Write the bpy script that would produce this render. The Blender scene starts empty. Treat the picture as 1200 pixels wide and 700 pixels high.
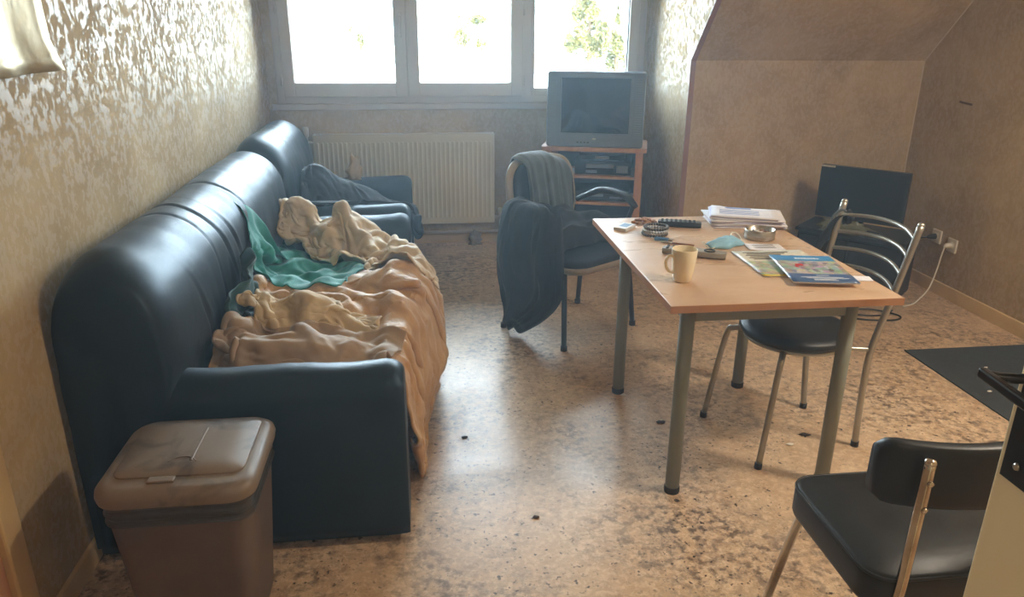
import bpy, bmesh, math, random
import numpy as np
from mathutils import Matrix, Vector, noise as mnoise

sc = bpy.context.scene
col = sc.collection
R = math.radians

# ------------------------------------------------------------------ camera, sky, lights, exposure
cam_d = bpy.data.cameras.new('camera')
cam_d.sensor_fit = 'HORIZONTAL'; cam_d.sensor_width = 36.0
cam_d.lens = 880.0 / 1200.0 * 36.0
cam_d.clip_start = 0.02; cam_d.clip_end = 400
cam = bpy.data.objects.new('camera', cam_d); col.objects.link(cam)
_r = Vector((0.99315647, -0.11664062, 0.00593309)); _u = Vector((0.03447463, 0.3413197, 0.93931484)); _f = Vector((0.11158734, 0.93268206, -0.34300501))
cam.matrix_world = Matrix(((_r.x, _u.x, -_f.x, 0), (_r.y, _u.y, -_f.y, 0), (_r.z, _u.z, -_f.z, 1.5265), (0, 0, 0, 1)))
sc.camera = cam

world = bpy.data.worlds.new('sky'); sc.world = world; world.use_nodes = True
wn = world.node_tree.nodes; wl = world.node_tree.links; wn.clear()
wo = wn.new('ShaderNodeOutputWorld'); wb = wn.new('ShaderNodeBackground')
wb.inputs['Color'].default_value = (0.70, 0.86, 1.0, 1); wb.inputs['Strength'].default_value = 19.0
wl.new(wb.outputs[0], wo.inputs[0])

sun_d = bpy.data.lights.new('sun', 'SUN'); sun_d.energy = 12.0; sun_d.angle = R(1); sun_d.color = (1.0, 0.95, 0.82)
sun = bpy.data.objects.new('sun', sun_d); col.objects.link(sun); sun.rotation_euler = (R(42), 0, R(-25))   # from behind the house: lights the trees only

por_d = bpy.data.lights.new('window_daylight_portal', 'AREA'); por_d.shape = 'RECTANGLE'; por_d.size = 2.5; por_d.size_y = 1.3
por_d.cycles.is_portal = True
por = bpy.data.objects.new('window_daylight_portal', por_d); col.objects.link(por)
por.location = (0.30, 5.62, 1.63); por.rotation_euler = (R(-90), 0, 0)

fill_d = bpy.data.lights.new('right_fill_light', 'AREA'); fill_d.shape = 'DISK'; fill_d.size = 0.45; fill_d.energy = 31; fill_d.color = (1.0, 0.88, 0.72)
fill = bpy.data.objects.new('right_fill_light', fill_d); col.objects.link(fill); fill.location = (2.45, 1.55, 2.40)  # soft fill added out of view, standing in for daylight from the right

hall_d = bpy.data.lights.new('hall_lamp', 'AREA'); hall_d.shape = 'DISK'; hall_d.size = 0.35; hall_d.energy = 8; hall_d.color = (1.0, 0.82, 0.58)
hall = bpy.data.objects.new('hall_lamp', hall_d); col.objects.link(hall); hall.location = (0.35, -0.75, 2.36)

vs = sc.view_settings
vs.view_transform = 'Standard'; vs.look = 'None'; vs.gamma = 1.0; vs.use_curve_mapping = False; vs.exposure = 0.9
try:
    sc.cycles.use_denoising = True
    sc.cycles.max_bounces = 10; sc.cycles.diffuse_bounces = 6; sc.cycles.sample_clamp_indirect = 6.0
    sc.cycles.caustics_reflective = False; sc.cycles.caustics_refractive = False
except Exception:
    pass

# ------------------------------------------------------------------ helpers
def mesh_obj(name, V, F, mat=None, parent=None, smooth=True, loc=None, rot=None):
    me = bpy.data.meshes.new(name)
    me.from_pydata([tuple(map(float, v)) for v in V], [], [tuple(map(int, f)) for f in F]); me.update()
    if smooth:
        me.polygons.foreach_set('use_smooth', [True] * len(me.polygons))
    o = bpy.data.objects.new(name, me); col.objects.link(o)
    if mat is not None: me.materials.append(mat)
    if parent is not None: o.parent = parent
    if loc is not None: o.location = loc
    if rot is not None: o.rotation_euler = rot
    return o
def bm_obj(name, bm, mat=None, parent=None, smooth=False, loc=None, rot=None):
    bmesh.ops.recalc_face_normals(bm, faces=bm.faces[:])
    me = bpy.data.meshes.new(name); bm.to_mesh(me); bm.free()
    if smooth: me.polygons.foreach_set('use_smooth', [True] * len(me.polygons))
    o = bpy.data.objects.new(name, me); col.objects.link(o)
    if mat is not None: me.materials.append(mat)
    if parent is not None: o.parent = parent
    if loc is not None: o.location = loc
    if rot is not None: o.rotation_euler = rot
    return o
def add_box(bm, lo, hi, bev=0.0, seg=2, mtx=None):
    lo = Vector(lo); hi = Vector(hi); c = (lo + hi) / 2; s = hi - lo
    g = bmesh.ops.create_cube(bm, size=1.0)
    vs_ = g['verts']
    for v in vs_: v.co = Vector((v.co.x * s.x, v.co.y * s.y, v.co.z * s.z)) + c
    if bev > 0:
        es = list({e for v in vs_ for e in v.link_edges})
        r = bmesh.ops.bevel(bm, geom=es, offset=bev, segments=seg, profile=0.5, affect='EDGES', clamp_overlap=True)
        vs_ = list({v for f in r['faces'] for v in f.verts} | {v for v in vs_ if v.is_valid})
    if mtx is not None:
        for v in vs_: v.co = mtx @ v.co
    return vs_
def box(name, lo, hi, mat, parent=None, bev=0.004, seg=2, loc=None, rot=None, smooth=False):
    bm = bmesh.new(); add_box(bm, lo, hi, bev, seg)
    return bm_obj(name, bm, mat, parent, smooth, loc, rot)
def catmull(pts, n=8, closed=False):
    P = [np.array(p, float) for p in pts]; out = []
    N = len(P); rng = range(N) if closed else range(N - 1)
    for i in rng:
        if closed: p0, p1, p2, p3 = P[(i - 1) % N], P[i], P[(i + 1) % N], P[(i + 2) % N]
        else: p0, p1, p2, p3 = P[max(i - 1, 0)], P[i], P[i + 1], P[min(i + 2, N - 1)]
        for k in range(n):
            t = k / n
            out.append(0.5 * (2 * p1 + (p2 - p0) * t + (2 * p0 - 5 * p1 + 4 * p2 - p3) * t * t + (3 * p1 - p0 - 3 * p2 + p3) * t ** 3))
    if not closed: out.append(P[-1])
    return np.array(out)
def loft(sections, closed=True, caps=True):
    n = len(sections[0]); V = [p for s in sections for p in s]; F = []
    for i in range(len(sections) - 1):
        for k in range(n if closed else n - 1):
            a = i * n + k; b = i * n + (k + 1) % n
            F.append((a, b, b + n, a + n))
    if caps and closed:
        for i, rev in ((0, True), (len(sections) - 1, False)):
            c = len(V); V.append(np.mean(np.array(sections[i]), axis=0))
            for k in range(n):
                a = i * n + k; b = i * n + (k + 1) % n
                F.append((b, a, c) if rev else (a, b, c))
    return V, F
def tube_vf(path, r, n=10, closed=False, flat=1.0):
    P = np.array(path, float); N = len(P); secs = []
    rr = r if hasattr(r, '__len__') else [r] * N
    prev = None
    for i in range(N):
        if closed: t = P[(i + 1) % N] - P[i - 1]
        else: t = P[min(i + 1, N - 1)] - P[max(i - 1, 0)]
        t = t / (np.linalg.norm(t) + 1e-9)
        if prev is None:
            ref = np.array([0, 0, 1.0]) if abs(t[2]) < 0.9 else np.array([1.0, 0, 0])
            a = np.cross(t, ref)
        else: a = prev - t * (prev @ t)
        a /= np.linalg.norm(a) + 1e-9; prev = a; b = np.cross(t, a)
        secs.append([P[i] + rr[i] * (math.cos(2 * math.pi * k / n) * a + flat * math.sin(2 * math.pi * k / n) * b) for k in range(n)])
    if closed: secs.append(secs[0]); return loft(secs, True, False)
    return loft(secs, True, True)
def tube(name, pts, r, mat, parent=None, n=10, sm=6, closed=False, flat=1.0):
    path = catmull(pts, sm, closed) if sm > 1 else np.array(pts, float)
    if hasattr(r, '__len__'):
        r = np.interp(np.linspace(0, 1, len(path)), np.linspace(0, 1, len(r)), r)
    V, F = tube_vf(path, r, n, closed, flat)
    return mesh_obj(name, V, F, mat, parent)
def lathe_vf(prof, n=32, c=(0, 0, 0)):
    secs = [[(c[0] + r * math.cos(2 * math.pi * k / n), c[1] + r * math.sin(2 * math.pi * k / n), c[2] + z) for k in range(n)] for r, z in prof]
    return loft(secs, True, True)
def lathe(name, prof, mat, parent=None, n=32, c=(0, 0, 0)):
    V, F = lathe_vf(prof, n, c); return mesh_obj(name, V, F, mat, parent)
def thing(name, label, cat, loc=(0, 0, 0), rz=0, group=None):
    o = bpy.data.objects.new(name, None); col.objects.link(o); o.empty_display_size = 0.1
    o.location = loc; o.rotation_euler = (0, 0, rz); return tag(o, label, cat, group)
def tag(o, label, cat, group=None, kind=None):
    o['label'] = label; o['category'] = cat
    if group: o['group'] = group
    if kind: o['kind'] = kind
    return o
def struct(o, label=None, cat=None):
    o['kind'] = 'structure'
    if label: o['label'] = label
    if cat: o['category'] = cat
    return o
def mod(o, kind, **k):
    m = o.modifiers.new(kind.lower(), kind)
    for a, b in k.items(): setattr(m, a, b)
    return o
def autosmooth(o, ang=35):
    me = o.data; me.polygons.foreach_set('use_smooth', [True] * len(me.polygons))
    me.set_sharp_from_angle(angle=R(ang)); return o
def nz(x, y, z, s=1.0): return mnoise.noise(Vector((x * s, y * s, z * s)))

# ------------------------------------------------------------------ materials
def lin(c):
    return tuple(((v / 255) / 12.92 if v / 255 <= 0.04045 else ((v / 255 + 0.055) / 1.055) ** 2.4) for v in c) + (1.0,)
def newmat(name):
    m = bpy.data.materials.new(name); m.use_nodes = True
    nt = m.node_tree; b = nt.nodes['Principled BSDF']
    return m, nt, b
def nd(nt, t, **k):
    n = nt.nodes.new('ShaderNode' + t)
    for a, b in k.items():
        if a in n.inputs and not hasattr(n, a): n.inputs[a].default_value = b
        else: setattr(n, a, b)
    return n
def ramp(nt, src, lo, hi, c0=(0, 0, 0, 1), c1=(1, 1, 1, 1), interp='LINEAR'):
    r = nt.nodes.new('ShaderNodeValToRGB'); r.color_ramp.interpolation = interp
    r.color_ramp.elements[0].position = lo; r.color_ramp.elements[1].position = hi
    r.color_ramp.elements[0].color = c0; r.color_ramp.elements[1].color = c1
    nt.links.new(src, r.inputs['Fac']); return r.outputs['Color']
def mixc(nt, fac, a, b, mode='MIX'):
    m = nt.nodes.new('ShaderNodeMix'); m.data_type = 'RGBA'; m.blend_type = mode
    for s, v in ((m.inputs[0], fac), (m.inputs[6], a), (m.inputs[7], b)):
        if hasattr(v, 'is_linked') or isinstance(v, bpy.types.NodeSocket): nt.links.new(v, s)
        else: s.default_value = v
    return m.outputs[2]
def noise_tex(nt, scale, detail=3, rough=0.5, coord='Object', stretch=(1, 1, 1), dist=0.0):
    tc = nt.nodes.new('ShaderNodeTexCoord'); mp = nt.nodes.new('ShaderNodeMapping'); mp.inputs['Scale'].default_value = stretch
    n = nt.nodes.new('ShaderNodeTexNoise'); n.inputs['Scale'].default_value = scale; n.inputs['Detail'].default_value = detail
    n.inputs['Roughness'].default_value = rough; n.inputs['Distortion'].default_value = dist
    nt.links.new(tc.outputs[coord], mp.inputs[0]); nt.links.new(mp.outputs[0], n.inputs['Vector'])
    return n.outputs['Fac']
def bump(nt, b, src, strength=0.2, dist=0.01):
    k = nt.nodes.new('ShaderNodeBump'); k.inputs['Strength'].default_value = strength; k.inputs['Distance'].default_value = dist
    nt.links.new(src, k.inputs['Height'])
    if b.inputs['Normal'].is_linked: nt.links.new(b.inputs['Normal'].links[0].from_socket, k.inputs['Normal'])
    nt.links.new(k.outputs[0], b.inputs['Normal'])
def mk(name, c, rough=0.5, metal=0.0, spec=0.5, c2=None, ns=6.0, lohi=(0.35, 0.7), stretch=(1, 1, 1), bmp=None, detail=4, rough2=None, sheen=0.0, dist=0.0):
    """plain procedural material: two tones blended by noise, optional noise bump"""
    m, nt, b = newmat(name)
    c = lin(c) if max(c[:3]) > 1 else tuple(c[:3]) + (1,)
    b.inputs['Base Color'].default_value = c; b.inputs['Roughness'].default_value = rough
    b.inputs['Metallic'].default_value = metal; b.inputs['Specular IOR Level'].default_value = spec
    if sheen: b.inputs['Sheen Weight'].default_value = sheen
    c2 = (lin(c2) if max(c2[:3]) > 1 else tuple(c2[:3]) + (1,)) if c2 is not None else tuple(v * 0.88 for v in c[:3]) + (1,)
    f = noise_tex(nt, ns, detail, 0.55, stretch=stretch, dist=dist)
    fr = ramp(nt, f, *lohi)
    nt.links.new(mixc(nt, fr, c, c2), b.inputs['Base Color'])
    if rough2 is not None:
        nt.links.new(ramp(nt, f, lohi[0], lohi[1], (rough,) * 3 + (1,), (rough2,) * 3 + (1,)), b.inputs['Roughness'])
    if bmp:
        for s, st, d in bmp: bump(nt, b, noise_tex(nt, s, 4, 0.6, stretch=stretch, dist=dist), st, d)
    return m

def wallpaper():
    m, nt, b = newmat('wallpaper')
    big = noise_tex(nt, 3.2, 5, 0.62, dist=0.4)
    base = mixc(nt, ramp(nt, big, 0.33, 0.68), lin((194, 172, 132)), lin((170, 146, 106)))
    grime = noise_tex(nt, 1.1, 4, 0.6)
    base = mixc(nt, ramp(nt, grime, 0.5, 0.78, (0, 0, 0, 1), (0.45,) * 3 + (1,)), base, lin((140, 110, 76)))
    fl = noise_tex(nt, 48.0, 4, 0.66, stretch=(1, 0.8, 0.62), dist=0.3)
    clump = noise_tex(nt, 11.0, 2, 0.5)
    add = nt.nodes.new('ShaderNodeMath'); add.operation = 'MULTIPLY_ADD'; add.inputs[1].default_value = 0.34
    nt.links.new(clump, add.inputs[0]); nt.links.new(fl, add.inputs[2])
    fac = ramp(nt, add.outputs[0], 0.665, 0.705)
    nt.links.new(mixc(nt, fac, base, mixc(nt, 0.16, base, lin((205, 192, 166)))), b.inputs['Base Color'])
    nt.links.new(ramp(nt, add.outputs[0], 0.665, 0.705, (0.8,) * 3 + (1,), (0.43,) * 3 + (1,)), b.inputs['Roughness'])
    nt.links.new(ramp(nt, add.outputs[0], 0.665, 0.705, (0.13,) * 3 + (1,), (0.36,) * 3 + (1,)), b.inputs['Specular IOR Level'])
    bump(nt, b, add.outputs[0], 0.12, 0.004)
    return m
def vinyl_floor():
    m, nt, b = newmat('vinyl_floor')
    a = noise_tex(nt, 9.0, 6, 0.65, dist=0.8)
    base = mixc(nt, ramp(nt, a, 0.3, 0.7), lin((210, 182, 148)), lin((180, 148, 114)))
    fl = noise_tex(nt, 46.0, 4, 0.68, dist=0.5)
    base = mixc(nt, ramp(nt, fl, 0.48, 0.60, (0, 0, 0, 1), (0.48,) * 3 + (1,)), base, lin((230, 206, 174)))
    dirt = noise_tex(nt, 1.7, 7, 0.72, dist=0.5)
    dsp = noise_tex(nt, 26.0, 5, 0.7)
    mul = nt.nodes.new('ShaderNodeMath'); mul.operation = 'MULTIPLY'
    nt.links.new(ramp(nt, dirt, 0.42, 0.62), mul.inputs[0]); nt.links.new(ramp(nt, dsp, 0.45, 0.60), mul.inputs[1])
    base = mixc(nt, mul.outputs[0], base, lin((106, 88, 72)))
    spk = noise_tex(nt, 48.0, 3, 0.6); clus = noise_tex(nt, 3.0, 3, 0.6)
    m2 = nt.nodes.new('ShaderNodeMath'); m2.operation = 'MULTIPLY'
    nt.links.new(ramp(nt, spk, 0.61, 0.66), m2.inputs[0]); nt.links.new(ramp(nt, clus, 0.38, 0.54), m2.inputs[1])
    base = mixc(nt, m2.outputs[0], base, lin((58, 46, 38)))
    nt.links.new(base, b.inputs['Base Color'])
    nt.links.new(ramp(nt, dirt, 0.35, 0.7, (0.28,) * 3 + (1,), (0.5,) * 3 + (1,)), b.inputs['Roughness'])
    b.inputs['Specular IOR Level'].default_value = 0.6
    bump(nt, b, a, 0.06, 0.004)
    return m
def leather(name='leather', c=(27, 30, 33)):
    m, nt, b = newmat(name)
    f = noise_tex(nt, 5.0, 5, 0.6)
    nt.links.new(mixc(nt, ramp(nt, f, 0.35, 0.7), lin(c), lin(tuple(v * 1.35 for v in c))), b.inputs['Base Color'])
    nt.links.new(ramp(nt, f, 0.3, 0.75, (0.37,) * 3 + (1,), (0.52,) * 3 + (1,)), b.inputs['Roughness'])
    b.inputs['Specular IOR Level'].default_value = 0.42
    b.inputs['Specular Tint'].default_value = (0.50, 0.76, 1.0, 1) if name == 'leather' else (1, 1, 1, 1)
    bump(nt, b, noise_tex(nt, 120.0, 3, 0.6), 0.10, 0.002)
    bump(nt, b, noise_tex(nt, 9.0, 5, 0.6, dist=0.6), 0.12, 0.010)
    bump(nt, b, noise_tex(nt, 34.0, 3, 0.6, stretch=(1, 0.35, 1), dist=0.8), 0.10, 0.004)
    return m
def clear_glass():
    m, nt, b = newmat('window_glass')
    nt.nodes.remove(b); out = nt.nodes['Material Output']
    t = nt.nodes.new('ShaderNodeBsdfTransparent'); g = nt.nodes.new('ShaderNodeBsdfGlossy'); g.inputs['Roughness'].default_value = 0.02
    fr = nt.nodes.new('ShaderNodeFresnel'); fr.inputs['IOR'].default_value = 1.45
    ns = ramp(nt, noise_tex(nt, 2.0, 2), 0.2, 0.9, (0.95, 0.97, 0.96, 1), (0.98, 0.99, 0.985, 1))
    nt.links.new(ns, t.inputs['Color'])
    mx = nt.nodes.new('ShaderNodeMixShader'); nt.links.new(fr.outputs[0], mx.inputs[0]); nt.links.new(t.outputs[0], mx.inputs[1]); nt.links.new(g.outputs[0], mx.inputs[2])
    nt.links.new(mx.outputs[0], out.inputs['Surface'])
    return m

M = {}
M['paper_wall'] = wallpaper()
M['floor'] = vinyl_floor()
M['leather'] = leather()
M['leather_chair'] = leather('chair_vinyl', (26, 27, 26))
M['glass'] = clear_glass()
M['upvc'] = mk('white_window_plastic', (198, 186, 166), 0.45, c2=(186, 174, 154), ns=2)
M['gasket'] = mk('black_gasket', (40, 38, 44), 0.7)
M['skirting'] = mk('painted_skirting', (214, 188, 140), 0.45, c2=(188, 158, 110), ns=4)
M['door'] = mk('cream_door_paint', (236, 220, 178), 0.45, c2=(226, 208, 164), ns=2.5, bmp=[(30, 0.05, 0.002)])
M['black_iron'] = mk('black_iron', (22, 21, 20), 0.32, c2=(36, 32, 29), ns=30, spec=0.6)
M['ceiling'] = mk('ceiling_paint', (214, 200, 176), 0.8)
M['mauve'] = mk('mauve_corner_bead', (150, 118, 108), 0.55)
M['radiator'] = mk('radiator_enamel', (218, 212, 192), 0.35, c2=(206, 199, 178), ns=3)
M['pipe'] = mk('painted_pipe', (196, 186, 166), 0.45)
M['chrome'] = mk('chrome_tube', (205, 200, 190), 0.16, metal=1.0, c2=(165, 150, 132), ns=14)
M['satin'] = mk('satin_grey_tube', (170, 168, 158), 0.34, metal=0.75, c2=(150, 146, 136), ns=8)
M['grey_leg'] = mk('grey_painted_steel', (132, 136, 124), 0.5, metal=0.0, c2=(120, 124, 112), ns=5)
M['foot'] = mk('dark_rubber', (36, 30, 26), 0.7)
M['table'] = mk('beech_tabletop', (204, 174, 144), 0.26, c2=(194, 160, 126), ns=5.0, stretch=(1, 2.5, 1), detail=6, rough2=0.36)
M['table_edge'] = mk('beech_edge_band', (184, 136, 98), 0.45, c2=(164, 116, 80), ns=8)
M['beech'] = mk('stand_beech', (190, 144, 108), 0.45, c2=(172, 122, 88), ns=5, stretch=(6, 6, 1))
M['tv_case'] = mk('tv_grey_plastic', (112, 124, 138), 0.4, c2=(104, 116, 130), ns=3)
M['screen'] = mk('tube_screen_glass', (20, 26, 30), 0.08, c2=(24, 30, 34), ns=1.5, spec=0.6)
M['lcd'] = mk('matt_screen', (16, 18, 19), 0.35, c2=(20, 22, 23), ns=2)
M['black_plastic'] = mk('black_plastic', (22, 23, 24), 0.42, c2=(30, 31, 32), ns=12)
M['black_gloss'] = mk('black_gloss_plastic', (16, 17, 18), 0.22, c2=(22, 23, 24), ns=8)
M['white_plastic'] = mk('white_plastic', (226, 220, 204), 0.4)
M['bin'] = mk('bin_brown_plastic', (104, 87, 72), 0.5, c2=(86, 70, 56), ns=5, bmp=[(60, 0.05, 0.001)])
M['bin_lid'] = mk('bin_lid_dusty', (126, 110, 92), 0.42, c2=(68, 57, 46), ns=9, lohi=(0.5, 0.72), detail=7, dist=0.6, bmp=[(50, 0.05, 0.001)])
M['bag'] = mk('grey_bin_liner', (70, 66, 58), 0.32, c2=(52, 48, 42), ns=12, stretch=(1, 1, 6), bmp=[(26, 0.5, 0.006)])
M['duvet'] = mk('orange_tan_cotton', (198, 164, 120), 0.55, c2=(176, 134, 88), ns=5, sheen=0.1, bmp=[(120, 0.08, 0.001), (20, 0.5, 0.014), (44, 0.3, 0.006)], dist=0.5)
M['sheet'] = mk('beige_cotton', (206, 186, 154), 0.65, c2=(190, 166, 130), ns=5, sheen=0.1, bmp=[(140, 0.08, 0.001), (22, 0.35, 0.010)])
M['tan'] = mk('tan_cotton', (168, 144, 116), 0.7, c2=(152, 128, 100), ns=5, sheen=0.15, bmp=[(130, 0.08, 0.001), (22, 0.15, 0.006)])
M['cream_cloth'] = mk('cream_jersey', (204, 182, 142), 0.75, c2=(180, 156, 116), ns=8, sheen=0.2, bmp=[(120, 0.12, 0.001), (30, 0.2, 0.006)])
M['teal'] = mk('teal_cotton', (30, 146, 136), 0.7, c2=(20, 120, 114), ns=6, sheen=0.2, bmp=[(150, 0.1, 0.001), (24, 0.15, 0.006)])
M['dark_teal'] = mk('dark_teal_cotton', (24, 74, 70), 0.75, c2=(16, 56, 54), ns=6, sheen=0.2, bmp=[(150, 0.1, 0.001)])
M['navy'] = mk('navy_nylon', (20, 26, 34), 0.7, c2=(14, 19, 26), ns=6, sheen=0.05, bmp=[(18, 0.3, 0.008)])
M['coat'] = mk('black_wool', (28, 31, 34), 0.9, c2=(20, 22, 25), ns=14, sheen=0.06, bmp=[(90, 0.15, 0.002)])
M['grey_knit'] = mk('grey_knit', (88, 96, 98), 0.85, c2=(66, 73, 76), ns=10, sheen=0.25, bmp=[(110, 0.2, 0.002)])
M['shell'] = mk('beige_chair_shell', (150, 136, 112), 0.5, c2=(138, 122, 98), ns=5)
M['chair_pad'] = mk('dark_blue_chair_fabric', (36, 42, 52), 0.8, c2=(28, 33, 42), ns=30, bmp=[(200, 0.1, 0.001)])
M['rug'] = mk('charcoal_ribbed_mat', (56, 58, 56), 0.95, c2=(44, 46, 44), ns=60, bmp=[(160, 0.5, 0.004)])
M['mug'] = mk('cream_ceramic', (236, 224, 194), 0.22, c2=(230, 216, 184), ns=4)
M['paper'] = mk('white_paper', (226, 224, 226), 0.7, c2=(206, 204, 210), ns=4)
M['paper_lilac'] = mk('lilac_paper', (206, 200, 226), 0.7, c2=(190, 186, 214), ns=4)
M['paper_blue'] = mk('blue_print_paper', (120, 150, 205), 0.6, c2=(96, 126, 190), ns=6)
M['mask'] = mk('pale_blue_nonwoven', (150, 198, 222), 0.75, c2=(128, 180, 208), ns=12, bmp=[(60, 0.2, 0.002)])
M['steel'] = mk('brushed_steel', (190, 186, 176), 0.28, metal=0.9, c2=(160, 156, 146), ns=20, stretch=(1, 1, 8))
M['bead'] = mk('dark_bead', (66, 60, 52), 0.4, c2=(100, 92, 80), ns=40)
M['shellnut'] = mk('nut_shell', (170, 122, 82), 0.7, c2=(120, 82, 52), ns=60)
M['remote_grey'] = mk('grey_remote_plastic', (150, 142, 128), 0.45, c2=(134, 126, 112), ns=12)
M['button'] = mk('remote_rubber', (50, 47, 44), 0.6)
M['pack'] = mk('white_card', (226, 226, 224), 0.5, c2=(206, 210, 214), ns=8)
M['pack_blue'] = mk('blue_card', (76, 120, 160), 0.5)
M['pen_brown'] = mk('brown_wood_pen', (132, 84, 50), 0.5)
M['ash'] = mk('grey_ash', (176, 160, 130), 0.9, c2=(110, 98, 80), ns=80, bmp=[(120, 0.8, 0.004)])
M['foil'] = mk('gold_foil_paper', (176, 160, 124), 0.42, metal=0.45, c2=(200, 184, 150), ns=7, bmp=[(8, 0.3, 0.01)])
M['tyvek'] = mk('grey_crumpled_paper', (150, 148, 138), 0.7, c2=(126, 124, 114), ns=14)
M['plastic_bag'] = mk('grey_green_plastic_bag', (112, 114, 90), 0.35, c2=(84, 86, 68), ns=16, bmp=[(30, 0.5, 0.005)])
M['bark'] = mk('bark', (110, 90, 66), 0.9, c2=(80, 64, 46), ns=10, bmp=[(20, 0.5, 0.02)])
M['leaf'] = mk('leaf_green', (86, 80, 24), 0.7, c2=(64, 63, 18), ns=1.5)
M['ground'] = mk('pale_ground', (214, 208, 190), 0.9, c2=(196, 190, 168), ns=0.1)
M['render_wall'] = mk('white_render', (240, 238, 232), 0.9)
M['roof'] = mk('pale_roof', (232, 228, 222), 0.8, c2=(222, 216, 208), ns=0.6)
M['crumb'] = mk('crumb', (226, 220, 205), 0.8)
M['dark_crumb'] = mk('dark_crumb', (60, 44, 34), 0.9)
M['exterior'] = mk('roof_outside', (150, 120, 100), 0.9)

# ------------------------------------------------------------------ the room
XL, XR, YB, XC, YK = -1.022, 3.085, 5.413, 1.600, 4.506
ZC, ZK = 2.45, 1.332
YS = YK - (ZC - ZK) * (0.319 / 0.328)        # where the slope meets the flat ceiling
T = 0.14
o = box('floor', (XL - T, -2.0, -0.12), (XR + T, YB + 0.3, 0.0), M['floor'], bev=0); struct(o, 'tan marbled vinyl floor with dark dirt stains', 'floor')
o = box('wall_left', (XL - T, -0.02, 0.0), (XL, YB + 0.28, ZC), M['paper_wall'], bev=0); struct(o, 'beige wallpaper wall with shiny flecks behind the sofa', 'wall')
o = box('wall_right', (XR, -0.02, 0.0), (XR + T, YK + 0.2, ZC), M['paper_wall'], bev=0); struct(o, 'brown marbled wallpaper wall with two sockets', 'wall')
WX0, WX1, WZ0, WZ1 = -0.965, 1.572, 1.008, 2.26
bm = bmesh.new()
add_box(bm, (XL, YB, 0), (XC + T, YB + 0.28, WZ0)); add_box(bm, (XL, YB, WZ1), (XC + T, YB + 0.28, ZC))
add_box(bm, (XL, YB, WZ0), (WX0, YB + 0.28, WZ1)); add_box(bm, (WX1, YB, WZ0), (XC + T, YB + 0.28, WZ1))
o = bm_obj('wall_back', bm, M['paper_wall']); struct(o, 'papered wall under the window behind the radiator', 'wall')
# dormer cheek: the side wall between window and sloping ceiling
bm = bmesh.new()
poly = [(YB, 0), (YB, ZC), (YS, ZC), (YK, ZK), (YK, 0)]
va = [bm.verts.new((XC, y, z)) for y, z in poly]; vb = [bm.verts.new((XC + 0.02, y, z)) for y, z in poly]
bm.faces.new(va); bm.faces.new(vb[::-1])
for i in range(5): bm.faces.new((va[i], vb[i], vb[(i + 1) % 5], va[(i + 1) % 5]))
o = bm_obj('wall_dormer', bm, M['paper_wall']); struct(o, 'papered dormer side wall beside the box television', 'wall')
o = box('wall_knee', (XC + 0.02, YK, 0), (XR + T, YK + 0.2, ZK + 0.02), M['paper_wall'], bev=0); struct(o, 'brown papered knee wall under the sloping ceiling', 'wall')
# sloping ceiling
bm = bmesh.new()
n_ = Vector((0, (ZC - ZK), (YK - YS))).normalized() * 0.12
q = [(XC + 0.02, YK, ZK), (XR, YK, ZK), (XR, YS, ZC), (XC + 0.02, YS, ZC)]
va = [bm.verts.new(p) for p in q]; vb = [bm.verts.new(Vector(p) + n_) for p in q]
bm.faces.new(va); bm.faces.new(vb[::-1])
for i in range(4): bm.faces.new((va[i], vb[i], vb[(i + 1) % 4], va[(i + 1) % 4]))
o = bm_obj('ceiling_slope', bm, M['paper_wall']); struct(o, 'brown papered sloping attic ceiling', 'ceiling')
o = box('ceiling', (XL - T, -2.0, ZC), (XR + T, YB + 0.3, ZC + 0.12), M['ceiling'], bev=0); struct(o, 'flat cream ceiling', 'ceiling')
# corner bead along the dormer edge
bm = bmesh.new()
add_box(bm, (XC - 0.004, YK - 0.006, 0), (XC + 0.028, YK, ZK + 0.003))
L_ = math.hypot(ZC - ZK, YK - YS); a_ = math.atan2(ZC - ZK, YK - YS)
mt = Matrix.Translation((0, YK, ZK)) @ Matrix.Rotation(-a_, 4, 'X') @ Matrix.Rotation(math.pi, 4, 'Z')
add_box(bm, (-XC - 0.028, 0, -0.006), (-XC + 0.004, L_, 0.0), mtx=mt)
o = bm_obj('trim_1', bm, M['mauve']); struct(o, 'mauve corner bead on the dormer edge', 'trim')
bm = bmesh.new()
add_box(bm, (XR - 0.005, YK - 0.005, 0.62), (XR, YK, ZK))
mt2 = Matrix.Translation((0, YK, ZK)) @ Matrix.Rotation(-a_, 4, 'X') @ Matrix.Rotation(math.pi, 4, 'Z')
add_box(bm, (-XR, 0, -0.005), (-XR + 0.005, L_ * 0.9, 0.0), mtx=mt2)
o = bm_obj('trim_3', bm, M['ceiling']); struct(o, 'thin pale sealant line in the corner of knee wall and right wall', 'trim')
wr = bpy.data.objects['wall_right']
sm_ = box('scuff_mark', (-0.0012, -0.055, -0.006), (0.0005, 0.055, 0.006), mk('dark_scuff', (96, 72, 46), 0.8), wr, 0.0005, loc=(XR, 4.07, 1.12), rot=(R(4), 0, 0)); sm_['label'] = 'dark scuff mark'
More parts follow.
